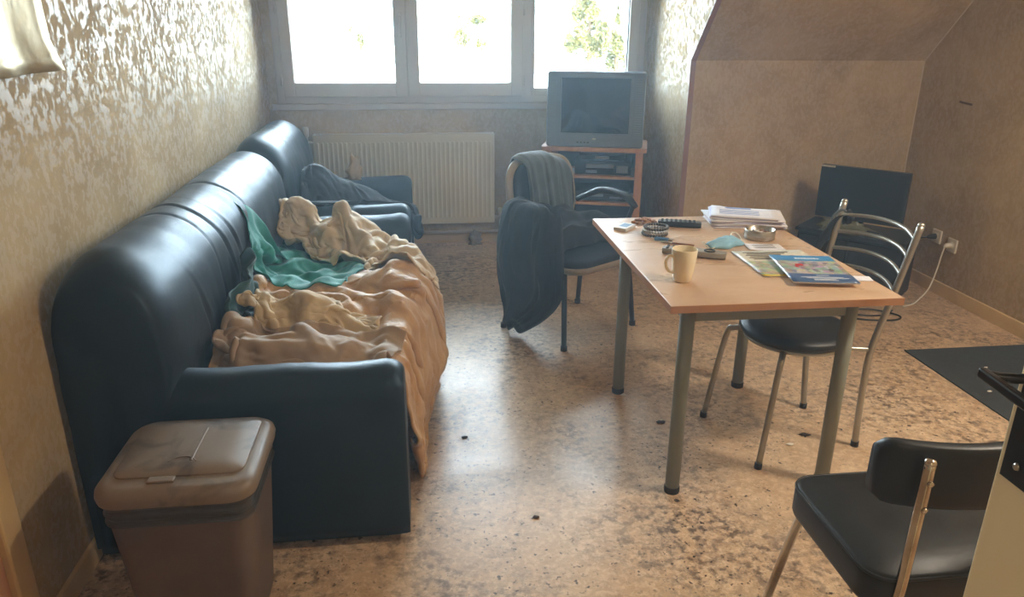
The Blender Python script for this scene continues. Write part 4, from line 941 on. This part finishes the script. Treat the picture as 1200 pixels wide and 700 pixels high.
for i in range(16):
    for j in range(12): F.append((i * 13 + j, i * 13 + j + 1, (i + 1) * 13 + j + 1, (i + 1) * 13 + j))
mesh_obj('screen', V, [f[::-1] for f in F], M['screen'], tv)
for s in (-1, 1):
    g = bmesh.new()
    for k in range(26): add_box(g, (s * 0.268 - 0.022, -0.0045, 0.06 + k * 0.0142), (s * 0.268 + 0.022, 0.001, 0.067 + k * 0.0142))
    bm_obj('speaker_grille', g, M['tv_case'], tv)
lathe('maker_badge', [(0, 0), (0.011, 0), (0.010, 0.003), (0, 0.0035)], M['steel'], tv, 16).matrix_local = Matrix.Translation((0, 0.001, 0.052)) @ Matrix.Rotation(R(90), 4, 'X') @ Matrix.Diagonal((1.2, 0.6, 1, 1))
box('control_flap', (-0.13, -0.004, 0.018), (0.13, 0.002, 0.042), M['tv_case'], tv, 0.002)
for k in range(4): box('button', (-0.11 + k * 0.022, -0.006, 0.026), (-0.097 + k * 0.022, -0.002, 0.034), M['black_plastic'], tv, 0.001)
def device(name, label, lo, hi, mats, parts):
    t = thing(name, label, 'player', SM @ Vector(((lo[0] + hi[0]) / 2, lo[1], lo[2])), SR)
    w = (hi[0] - lo[0]) / 2; d = hi[1] - lo[1]; h = hi[2] - lo[2]
    box('housing', (-w, 0.004, 0.004), (w, d, h), mats[0], t, 0.004)
    box('front_panel', (-w, 0, 0.005), (w, 0.006, h - 0.002), mats[1], t, 0.002)
    for (x0, x1, z0, z1) in parts: box('slot', (w * x0, -0.002, h * z0), (w * x1, 0.002, h * z1), mats[2], t, 0.001)
    for x in (-w * 0.8, w * 0.8): box('foot', (x - 0.01, 0.02, 0), (x + 0.01, 0.04, 0.005), M['foot'], t, 0)
    return t
device('video_player', 'black video player on the upper shelf of the stand', (-0.12, 0.08, 0.608), (0.24, 0.36, 0.70), (M['black_plastic'], M['black_gloss'], M['tv_case']), [(-0.6, 0.4, 0.5, 0.8), (-0.6, -0.2, 0.15, 0.35), (0.5, 0.9, 0.2, 0.7)])
device('set_top_box', 'slim grey receiver box resting on the video player', (-0.09, 0.09, 0.7005), (0.20, 0.30, 0.74), (M['tv_case'], M['black_gloss'], M['steel']), [(-0.3, 0.3, 0.3, 0.7)])
device('dvd_player', 'dark disc player on the lower shelf of the stand', (-0.18, 0.08, 0.435), (0.24, 0.34, 0.505), (M['black_plastic'], M['black_plastic'], M['tv_case']), [(-0.5, 0.2, 0.45, 0.7), (0.4, 0.8, 0.3, 0.5)])
o = box('loose_papers', (-0.12, -0.09, 0), (0.12, 0.09, 0.006), M['paper'], None, 0.001, loc=SM @ Vector((0.10, 0.115, 0.6075)), rot=(0, 0, SR + 0.12))
o.location = SM @ Vector((-0.17, 0.16, 0.6075)); tag(o, 'sheaf of papers beside the video player on the stand shelf', 'papers')
o.scale = (0.35, 1, 2)

# ------------------------------------------------------------------ flat screen on a low black cabinet in the right corner
CR = R(-46.6)
cb = thing('low_cabinet', 'low black cabinet on the floor in the right corner', 'cabinet', (2.575, 4.100, 0), CR)
box('carcass', (-0.30, -0.15, 0.02), (0.30, 0.17, 0.365), M['black_plastic'], cb, 0.006)
for s in (-1, 1):
    d_ = box('door', (s * 0.148 - 0.143, -0.162, 0.035), (s * 0.148 + 0.143, -0.149, 0.345), M['black_gloss'], cb, 0.003)
    box('knob', (s * 0.025 - 0.006, -0.172, 0.18), (s * 0.025 + 0.006, -0.161, 0.21), M['black_plastic'], d_, 0.002)
box('top_board', (-0.315, -0.17, 0.363), (0.315, 0.18, 0.382), M['black_plastic'], cb, 0.005)
box('plinth', (-0.28, -0.12, 0.0), (0.28, 0.15, 0.022), M['black_plastic'], cb, 0)
CM = Matrix.Translation((2.575, 4.100, 0)) @ Matrix.Rotation(CR, 4, 'Z')
ft = thing('flat_television', 'black flat television on the low cabinet behind the silver chair', 'television', CM @ Vector((0.0, -0.035, 0.382)), CR)
V, F = loft([[(0.13 * math.cos(a), 0.075 * math.sin(a), z) for a in np.linspace(0, 2 * math.pi, 32, endpoint=False)] for z in (0.0, 0.008)] + [[(0.05 * math.cos(a), 0.03 * math.sin(a), 0.016) for a in np.linspace(0, 2 * math.pi, 32, endpoint=False)]]); mesh_obj('stand_base', V, F, M['black_gloss'], ft)
box('stand_neck', (-0.03, 0.0, 0.01), (0.03, 0.03, 0.10), M['black_gloss'], ft, 0.004)
pn = box('bezel', (-0.246, -0.022, 0.062), (0.246, 0.022, 0.372), M['black_plastic'], ft, 0.005)
box('screen', (-0.232, -0.0235, 0.086), (0.232, -0.020, 0.360), M['lcd'], ft, 0.0005)
box('back_housing', (-0.18, 0.02, 0.08), (0.18, 0.05, 0.30), M['black_plastic'], ft, 0.01)
st_ = box('sticker', (-0.243, -0.0238, 0.361), (-0.165, -0.0215, 0.3705), M['white_plastic'], ft, 0.0003); st_['label'] = 'small pale printed sticker at the top left corner'
for k in range(7): box('printed_mark', (-0.239 + k * 0.0104, -0.0241, 0.3632), (-0.233 + k * 0.0104, -0.0236, 0.3678), M['button'], st_, 0)
bm = bmesh.new(); o = crumple('plastic_bag', (0.15, 0.028, 0.05), 9, M['plastic_bag'], loc=CM @ Vector((-0.05, -0.135, 0.382)), rz=CR, amp=0.5, sub=4); bm.free()
tag(o, 'crumpled grey-green plastic bag lying in front of the flat television', 'bag')

# ------------------------------------------------------------------ sockets, leads, mat
def socket(y, z, label):
    t = thing('wall_socket', label, 'socket', (XR, y, z), 0, 'sockets on the right wall')
    box('face_plate', (-0.012, -0.04, -0.04), (0, 0.04, 0.04), M['white_plastic'], t, 0.004)
    V, F = lathe_vf([(0.021, 0.0), (0.021, 0.004), (0.017, 0.004), (0.016, -0.004), (0, -0.004)], 20); w = mesh_obj('well', V, F, M['white_plastic'], t, loc=(-0.0125, 0, 0), rot=(0, R(-90), 0))
    return t
socket(4.075, 0.335, 'white wall socket with a black plug nearest the corner'); socket(3.930, 0.318, 'white wall socket with the white lead farther from the corner')
pg = thing('black_lead', 'black power plug and lead running from the socket to the flat television', 'lead', (XR - 0.02, 4.075, 0.335))
tube('plug', [(0.006, 0, 0), (-0.02, 0, 0), (-0.045, 0.0, -0.004)], [0.017, 0.016, 0.008], M['black_plastic'], pg, 12, 3)
tube('cable', [(-0.04, 0, -0.004), (-0.08, 0.03, -0.018), (-0.14, 0.03, -0.045), (-0.20, -0.01, -0.09)], 0.004, M['black_plastic'], pg, 8, 6)
pw = thing('white_lead', 'white power lead drooping from the socket to the floor', 'lead', (XR - 0.02, 3.93, 0.318))
tube('plug', [(0.006, 0, 0), (-0.022, 0, 0), (-0.034, 0, -0.01)], [0.016, 0.015, 0.008], M['white_plastic'], pw, 12, 3)
tube('cable', [(-0.032, 0, -0.008), (-0.045, -0.005, -0.06), (-0.06, -0.01, -0.15), (-0.10, -0.03, -0.25), (-0.17, -0.06, -0.305), (-0.25, -0.12, -0.313), (-0.33, -0.15, -0.313)], 0.0045, M['white_plastic'], pw, 8, 6)
o = tube('floor_cable', [(2.63, 3.72, 0.006), (2.55, 3.66, 0.006), (2.44, 3.66, 0.006), (2.36, 3.71, 0.006), (2.40, 3.76, 0.007), (2.52, 3.72, 0.014), (2.62, 3.64, 0.006), (2.56, 3.58, 0.006), (2.40, 3.60, 0.006), (2.28, 3.68, 0.006)], 0.005, M['black_plastic'], None, 8, 6)
tag(o, 'tangled black cable on the floor behind the silver chair', 'cable')
bm = bmesh.new(); add_box(bm, (2.362, 2.28, 0.0005), (3.055, 3.192, 0.007), 0.002); 
o = bm_obj('door_mat', bm, M['rug'], None); tag(o, 'charcoal floor mat on the right by the wall', 'mat')

# ------------------------------------------------------------------ things on the table
Z0 = TZ + 0.0005
# mug
mg = thing('mug', 'cream ceramic mug at the near end of the table', 'mug', (0.826, 2.238, Z0))
lathe('cup', [(0, 0.0), (0.026, 0.0), (0.029, 0.003), (0.034, 0.03), (0.0385, 0.07), (0.0415, 0.107), (0.0405, 0.1085), (0.039, 0.107), (0.036, 0.07), (0.031, 0.03), (0.026, 0.008), (0, 0.006)], M['mug'], mg, 40)
tube('handle', [(-0.036, -0.004, 0.085), (-0.052, -0.007, 0.088), (-0.063, -0.009, 0.072), (-0.060, -0.009, 0.050), (-0.046, -0.006, 0.034), (-0.033, -0.004, 0.032)], [0.0055, 0.005, 0.0048, 0.0048, 0.005, 0.0055], M['mug'], mg, 10, 6)
# small packet
pk = thing('card_packet', 'small white packet with blue print at the far left table corner', 'packet', (0.808, 2.904, Z0), R(50))
box('carton', (-0.046, -0.028, 0), (0.046, 0.028, 0.013), M['pack'], pk, 0.002)
box('blue_print', (-0.02, -0.018, 0.0128), (0.034, 0.016, 0.0134), M['pack_blue'], pk, 0)
# nut shells
rn = random.Random(5); sh_me = None
for k in range(22):
    a = rn.uniform(0, 6.28); r_ = math.sqrt(rn.random()) * 0.052
    if sh_me is None:
        bm = bmesh.new(); bmesh.ops.create_icosphere(bm, subdivisions=2, radius=1)
        for v in bm.verts: v.co = Vector((v.co.x * 0.013, v.co.y * 0.009, v.co.z * 0.007)) * (1 + 0.25 * nz(v.co.x, v.co.y, v.co.z, 2))
        o = bm_obj('nut_shell', bm, M['shellnut'], None, True); sh_me = o.data
    else:
        o = bpy.data.objects.new('nut_shell', sh_me); col.objects.link(o)
    o.location = (0.912 + r_ * math.cos(a) * 0.95, 2.988 + r_ * math.sin(a) * 0.7, Z0 + 0.006 + 0.016 * max(0, 1 - r_ / 0.045)); o.rotation_euler = (rn.uniform(-.4, .4), rn.uniform(-.4, .4), a * 2)
    tag(o, 'small brown nut shell in the heap near the far table edge', 'nut shell', 'nut shells heaped on the table')
# remotes
def remote(name, label, loc, rz, L, Wd, Ht, mat, bmat, rows, ring_=False):
    t = thing(name, label, 'remote', loc, rz)
    secs = []
    for i in range(13):
        u = -1 + i / 6; w = Wd / 2 * (1 - 0.12 * u * u - (0.25 if abs(u) == 1 else 0)); h = Ht * (1 - 0.12 * u * u)
        secs.append([(u * L / 2, w * cx_, h * cz_) for cx_, cz_ in ((-0.7, 0.05), (-1, 0.35), (-0.98, 0.8), (-0.85, 1), (0.85, 1), (0.98, 0.8), (1, 0.35), (0.7, 0.05))])
    V, F = loft(secs); autosmooth(mesh_obj('body', V, F, mat, t), 40)
    for (x0, n, dx, m_) in rows:
        for i in range(n):
            for j in range(m_):
                y_ = 0 if m_ == 1 else (-0.3 + 0.6 * j / (m_ - 1)) * Wd; x_ = (x0 + i * dx) * L
                box('button', (x_ - 0.005, y_ - 0.004, Ht * 0.97), (x_ + 0.005, y_ + 0.004, Ht * 1.09), bmat, t, 0.0012)
    if ring_:
        V, F = tube_vf([(0.24 * L + 0.017 * math.cos(a), 0.017 * math.sin(a), Ht * 1.03) for a in np.linspace(0, 2 * math.pi, 20, endpoint=False)], 0.0035, 6, True); mesh_obj('ring_button', V, F, bmat, t)
    return t
remote('remote_control', 'black remote control at the far edge of the table', (1.044, 2.918, Z0), R(-19), 0.175, 0.05, 0.024, M['black_plastic'], M['button'], [(-0.40, 8, 0.105, 3)])
remote('remote_control', 'grey remote control with dark buttons lying behind the mug', (0.960, 2.506, Z0), R(-27.5), 0.225, 0.056, 0.024, M['remote_grey'], M['button'], [(-0.42, 6, 0.085, 3)], True)
# beaded rings
for k in range(3):
    V = []; F = []
    for i in range(26):
        a = 2 * math.pi * i / 26 + k * 0.1; rr = 0.047 - 0.001 * k
        v, f = lathe_vf([(0, -0.0064), (0.0045, -0.0045), (0.0064, 0), (0.0045, 0.0045), (0, 0.0064)], 8, (rr * math.cos(a), rr * math.sin(a), 0)); n0 = len(V); V += v; F += [tuple(x + n0 for x in q_) for q_ in f]
    o = mesh_obj('bead_bracelet', V, F, M['bead'] if k != 1 else M['steel'], None, True, loc=(0.903 + 0.003 * k, 2.800 + 0.002 * k, Z0 + 0.0066 + 0.0125 * k))
    tag(o, ('dark bead bracelet at the bottom of the small stack', 'grey bead bracelet in the middle of the small stack', 'dark bead bracelet on top of the small stack')[k], 'bracelet', 'bead bracelets stacked on the table')
# pen and lighter
pe = thing('pen', 'brown pen with a metal tip lying behind the grey remote', 'pen', (0.945, 2.652, Z0), R(-31))
tube('barrel', [(-0.02, 0, 0.0045), (0.065, 0, 0.0045)], 0.004, M['pen_brown'], pe, 10, 3); tube('grip', [(-0.062, 0, 0.0045), (-0.045, 0, 0.0045), (-0.019, 0, 0.0045)], [0.0015, 0.0045, 0.0045], M['steel'], pe, 10, 3)
lg = thing('lighter', 'dark blue pocket lighter beside the bead bracelets', 'lighter', (0.905, 2.712, Z0), R(-30))
box('body', (-0.028, -0.011, 0), (0.028, 0.011, 0.012), M['pack_blue'], lg, 0.004); box('metal_hood', (0.026, -0.010, 0.001), (0.042, 0.010, 0.011), M['steel'], lg, 0.003)
# face mask
mk_o = thing('face_mask', 'crumpled pale blue face mask on the table', 'mask', (1.122, 2.622, Z0), R(22))
V = []; F = []
for i in range(31):
    for j in range(17):
        u = -1 + i / 15; v = -1 + j / 8
        V.append((u * 0.078 * (1 - 0.1 * v * v), v * 0.036 * (1 - 0.35 * abs(u) ** 2.5) + 0.006 * math.sin(u * 5), 0.003 + 0.026 * (1 - u * u) ** 0.7 * (1 - v * v) ** 0.7 + 0.004 * math.sin(v * 14) * (1 - u * u) + 0.012 * abs(nz(u * 2.1, v * 1.5, 3.3)) * (1 - 0.8 * v * v)))
for i in range(30):
    for j in range(16): F.append((i * 17 + j, (i + 1) * 17 + j, (i + 1) * 17 + j + 1, i * 17 + j + 1))
o = mesh_obj('mask_cloth', V, F, M['mask'], mk_o); mod(o, 'SOLIDIFY', thickness=0.002, offset=1)
for s, pts in ((-1, [(-0.070, 0.02, 0.008), (-0.088, 0.026, 0.020), (-0.098, 0.0, 0.014), (-0.09, -0.02, 0.004), (-0.068, -0.018, 0.006)]), (1, [(0.05, 0.024, 0.02), (0.066, 0.034, 0.036), (0.086, 0.024, 0.030), (0.082, 0.0, 0.018), (0.066, -0.016, 0.010)])):
    tube('ear_loop', pts, 0.0018, M['white_plastic'], mk_o, 6, 6)
# ashtray
at_ = thing('ashtray', 'round brushed-steel ashtray with ash beside the paper stack', 'ashtray', (1.298, 2.712, Z0))
lathe('bowl', [(0, 0.0), (0.056, 0.0), (0.058, 0.002), (0.058, 0.037), (0.0565, 0.0385), (0.055, 0.037), (0.0545, 0.012), (0, 0.010)], M['steel'], at_, 40)
o = crumple('ash_heap', (0.048, 0.045, 0.012), 3, M['ash'], at_, (0.0, 0.0, 0.0105), amp=0.3, sub=3)
for k, (x, y, a) in enumerate(((0.01, 0.01, 0.5), (-0.015, 0.012, 1.9), (0.02, -0.014, 2.6), (-0.01, -0.02, 0.1))):
    tube('cigarette_end', [(x - 0.011 * math.cos(a), y - 0.011 * math.sin(a), 0.026), (x + 0.011 * math.cos(a), y + 0.011 * math.sin(a), 0.029)], 0.004, M['paper'] if k % 2 else M['pen_brown'], at_, 8, 2)
# papers in the far right corner
rn = random.Random(11)
for k in range(9):
    top = k == 8
    w, d = (0.30, 0.205) if k < 7 else (0.27, 0.18)
    V = []; F = []; n1, n2 = 9, 7
    for i in range(n1):
        for j in range(n2):
            u = -1 + 2 * i / (n1 - 1); v = -1 + 2 * j / (n2 - 1)
            V.append((u * w / 2, v * d / 2, (0.004 * abs(u) ** 3 * (0.4 + 0.6 * math.sin(k * 2.3)) if k > 5 else 0.0) + (0.004 if k > 6 and u < -0.6 and v > 0.5 else 0)))
    for i in range(n1 - 1):
        for j in range(n2 - 1): F.append((i * n2 + j, (i + 1) * n2 + j, (i + 1) * n2 + j + 1, i * n2 + j + 1))
    o = mesh_obj('paper_sheet', V, F, M[('paper', 'paper_lilac', 'paper')[k % 3]], None, True, loc=(1.338 + rn.uniform(-0.010, 0.010), 2.953 + rn.uniform(-0.008, 0.008), Z0 + 0.002 + k * 0.0050), rot=(0, 0, R(-14 + rn.uniform(-7, 7))))
    mod(o, 'SOLIDIFY', thickness=0.0036, offset=0.0)
    tag(o, 'folded white letter on top of the stack with a blue printed edge' if top else 'folded white or lilac paper inside the stack at the far right table corner', 'paper', 'letters stacked on the table')
    if top:
        box('blue_band', (-0.125, 0.064, 0.0022), (0.03, 0.083, 0.0030), M['paper_blue'], o, 0)
        for i in range(4): box('printed_line', (-0.10, 0.03 - i * 0.022, 0.0022), (0.06, 0.036 - i * 0.022, 0.0027), M['paper_blue'], o, 0)
# magazines
def mag_mat(name, hw, hh, bands, scale):
    """printed cover: bands across the page, a busy photo in between, small white print lines"""
    m, nt, b = newmat(name); b.inputs['Roughness'].default_value = 0.32
    tc = nt.nodes.new('ShaderNodeTexCoord'); sp_ = nt.nodes.new('ShaderNodeSeparateXYZ'); nt.links.new(tc.outputs['Object'], sp_.inputs[0])
    mp = nt.nodes.new('ShaderNodeMapRange'); mp.inputs[1].default_value = -hh; mp.inputs[2].default_value = hh; nt.links.new(sp_.outputs[1], mp.inputs[0])
    vo = nt.nodes.new('ShaderNodeTexVoronoi'); vo.inputs['Scale'].default_value = scale; nt.links.new(tc.outputs['Object'], vo.inputs['Vector'])
    hsv = nt.nodes.new('ShaderNodeHueSaturation'); hsv.inputs['Saturation'].default_value = 0.55; hsv.inputs['Value'].default_value = 0.75; nt.links.new(vo.outputs['Color'], hsv.inputs['Color'])
    photo = mixc(nt, ramp(nt, noise_tex(nt, scale * 0.5, 3), 0.35, 0.65), bands['tint0'], bands['tint1'])
    photo = mixc(nt, 0.5, photo, hsv.outputs[0])
    colr = photo
    for z0, z1, c in bands['rows']:
        a = nt.nodes.new('ShaderNodeMath'); a.operation = 'GREATER_THAN'; a.inputs[1].default_value = z0; nt.links.new(mp.outputs[0], a.inputs[0])
        d = nt.nodes.new('ShaderNodeMath'); d.operation = 'LESS_THAN'; d.inputs[1].default_value = z1; nt.links.new(mp.outputs[0], d.inputs[0])
        e = nt.nodes.new('ShaderNodeMath'); e.operation = 'MULTIPLY'; nt.links.new(a.outputs[0], e.inputs[0]); nt.links.new(d.outputs[0], e.inputs[1])
        colr = mixc(nt, e.outputs[0], colr, lin(c))
    nt.links.new(colr, b.inputs['Base Color'])
    return m
M['mag_a'] = mag_mat('magazine_cover_green', 0.13, 0.145, dict(tint0=lin((120, 128, 62)), tint1=lin((178, 176, 110)), rows=[(0.56, 1.1, (214, 206, 184)), (-0.1, 0.05, (206, 190, 60))]), 70)
M['mag_b'] = mag_mat('magazine_cover_blue', 0.105, 0.148, dict(tint0=lin((150, 140, 120)), tint1=lin((86, 84, 80)), rows=[(0.79, 1.1, (60, 134, 178)), (-0.1, 0.30, (66, 94, 134))]), 55)
M['mag_red'] = mk('red_print', (196, 60, 66), 0.35)
M['print_grey'] = mk('grey_print', (120, 116, 108), 0.5)
def sheet_slab(name, w, d, th, mat, parent, bend=0.0, z=0.0):
    V = []; F = []; n1, n2 = 13, 7
    for i in range(n1):
        for j in range(n2):
            u = -1 + 2 * i / (n1 - 1); v = -1 + 2 * j / (n2 - 1)
            V.append((u * w / 2, v * d / 2, z + bend * (max(0, -u) ** 2 * 0.5 + 0.3 * max(0, u) ** 2)))
    for i in range(n1 - 1):
        for j in range(n2 - 1): F.append((i * n2 + j, (i + 1) * n2 + j, (i + 1) * n2 + j + 1, i * n2 + j + 1))
    o = mesh_obj(name, V, F, mat, parent); mod(o, 'SOLIDIFY', thickness=th, offset=1.0); return o
ma = thing('magazine', 'pale and green magazine partly under the blue magazine', 'magazine', (1.240, 2.384, Z0), R(-1))
sheet_slab('pages', 0.262, 0.288, 0.003, M['paper'], ma, 0.004); ca_ = sheet_slab('cover', 0.264, 0.290, 0.0006, M['mag_a'], ma, 0.004, 0.0032)
for k in range(6): box('printed_line', (-0.10 + 0.01 * (k % 2), 0.118 - k * 0.016, 0.0045), (0.07 - 0.02 * (k % 3), 0.122 - k * 0.016, 0.0062), M['print_grey'], ca_, 0)
mb = thing('magazine', 'blue-covered magazine with a crowd photo on the near right of the table', 'magazine', (1.288, 2.272, Z0 + 0.011), R(-10))
sheet_slab('pages', 0.208, 0.296, 0.004, M['paper'], mb, 0.003); cb_ = sheet_slab('cover', 0.210, 0.297, 0.0006, M['mag_b'], mb, 0.003, 0.0042)
rn = random.Random(3)
for k in range(8): box('title_letter', (-0.025 + k * 0.0105, 0.108, 0.0046), (-0.017 + k * 0.0105, 0.119 + 0.003 * (k % 3 == 0), 0.0056), M['pack'], cb_, 0)
for (x0, x1, y_) in ((-0.01, 0.03, -0.076), (-0.07, 0.07, -0.094), (-0.05, 0.085, -0.104), (-0.03, 0.04, -0.116), (-0.03, 0.045, -0.124)): box('printed_line', (x0, y_ - 0.0018, 0.0046), (x1, y_ + 0.0018, 0.0054), M['pack'], cb_, 0)
for (x0, y_, w) in ((-0.045, 0.03, 0.026), (-0.05, 0.012, 0.012)): box('red_figure', (x0, y_, 0.0046), (x0 + w, y_ + 0.022, 0.0052), M['mag_red'], cb_, 0.002)
lf = thing('leaflet', 'small white leaflet between the ashtray and the magazines', 'leaflet', (1.262, 2.585, Z0), R(-6)); sheet_slab('page', 0.135, 0.085, 0.001, M['paper'], lf, 0.004)
for k in range(3): box('printed_line', (-0.04, 0.02 - 0.018 * k, 0.0012), (0.04, 0.024 - 0.018 * k, 0.0024), M['print_grey'], lf, 0)
sl = thing('paper_slip', 'small white slip with a dark corner under the blue magazine edge', 'paper', (1.412, 2.200, Z0), R(-14)); sheet_slab('page', 0.085, 0.05, 0.0008, M['paper'], sl, 0.003); box('dark_corner', (-0.03, -0.02, 0.0012), (-0.012, 0.0, 0.0022), M['pack_blue'], sl, 0)

# ------------------------------------------------------------------ poster on the left wall, scraps on the floor
V = []; F = []; n1, n2 = 17, 15
for i in range(n1):
    for j in range(n2):
        u = i / (n1 - 1); v = j / (n2 - 1)
        curl = 0.035 * max(0, (u - 0.72) / 0.28) ** 2 * (0.4 + 0.6 * (1 - v)) + 0.012 * math.sin(u * 9 + v * 2) ** 2 * (1 - v) + 0.02 * max(0, 0.15 - v) / 0.15
        V.append((XL + 0.003 + curl, 1.80 + 0.47 * u, 1.392 + 0.55 * v + 0.01 * u))
for i in range(n1 - 1):
    for j in range(n2 - 1): F.append((i * n2 + j, (i + 1) * n2 + j, (i + 1) * n2 + j + 1, i * n2 + j + 1))
o = mesh_obj('foil_poster', V, F, M['foil'], None, True); mod(o, 'SOLIDIFY', thickness=0.001, offset=0)
tag(o, 'curling pale gold foil sheet pinned to the left wall at the top left', 'poster')
rn = random.Random(8)
for k, (x, y, m_, s_, lb) in enumerate(((1.377, 2.398, 'crumb', 0.016, 'white paper scrap on the floor between the chair legs'), (1.47, 2.46, 'dark_crumb', 0.022, 'dark scrap on the floor under the silver chair'), (0.93, 2.62, 'dark_crumb', 0.02, 'brown leaf scrap on the floor under the table'), (0.838, 2.872, 'crumb', 0.012, 'white scrap beside the far left table leg'), (2.62, 2.95, 'crumb', 0.010, 'white fluff on the charcoal mat'), (2.46, 2.72, 'crumb', 0.011, 'pale crumb at the edge of the charcoal mat'), (0.125, 2.585, 'dark_crumb', 0.015, 'dark crumb on the floor in front of the duvet'), (-0.78, 1.78, 'crumb', 0.016, 'pale scrap on the floor between bin and wall'), (0.33, 2.05, 'dark_crumb', 0.012, 'small dark crumb on the bright floor'))):
    o = crumple('floor_scrap', (s_, s_ * 0.7, 0.004), k, M[m_], loc=(x, y, 0.0075 if 2.36 < x else 0.0005), amp=0.6, sub=2); tag(o, lb, 'scrap')

# ------------------------------------------------------------------ scattering volume added to imitate veiling lens glare
hm = bpy.data.materials.new('lens_glare_haze'); hm.use_nodes = True; nt = hm.node_tree; nt.nodes.clear()
out = nt.nodes.new('ShaderNodeOutputMaterial'); vsn = nt.nodes.new('ShaderNodeVolumeScatter')
vsn.inputs['Color'].default_value = (0.66, 0.86, 1.0, 1); vsn.inputs['Density'].default_value = 0.027; vsn.inputs['Anisotropy'].default_value = 0.45
nt.links.new(vsn.outputs[0], out.inputs['Volume'])
o = box('haze', (XL - 0.06, -1.95, -0.05), (XR + 0.06, YB + 0.22, ZC + 0.05), hm, None, 0); tag(o, 'thin bluish haze volume added in place of lens glare', 'haze', kind='stuff')
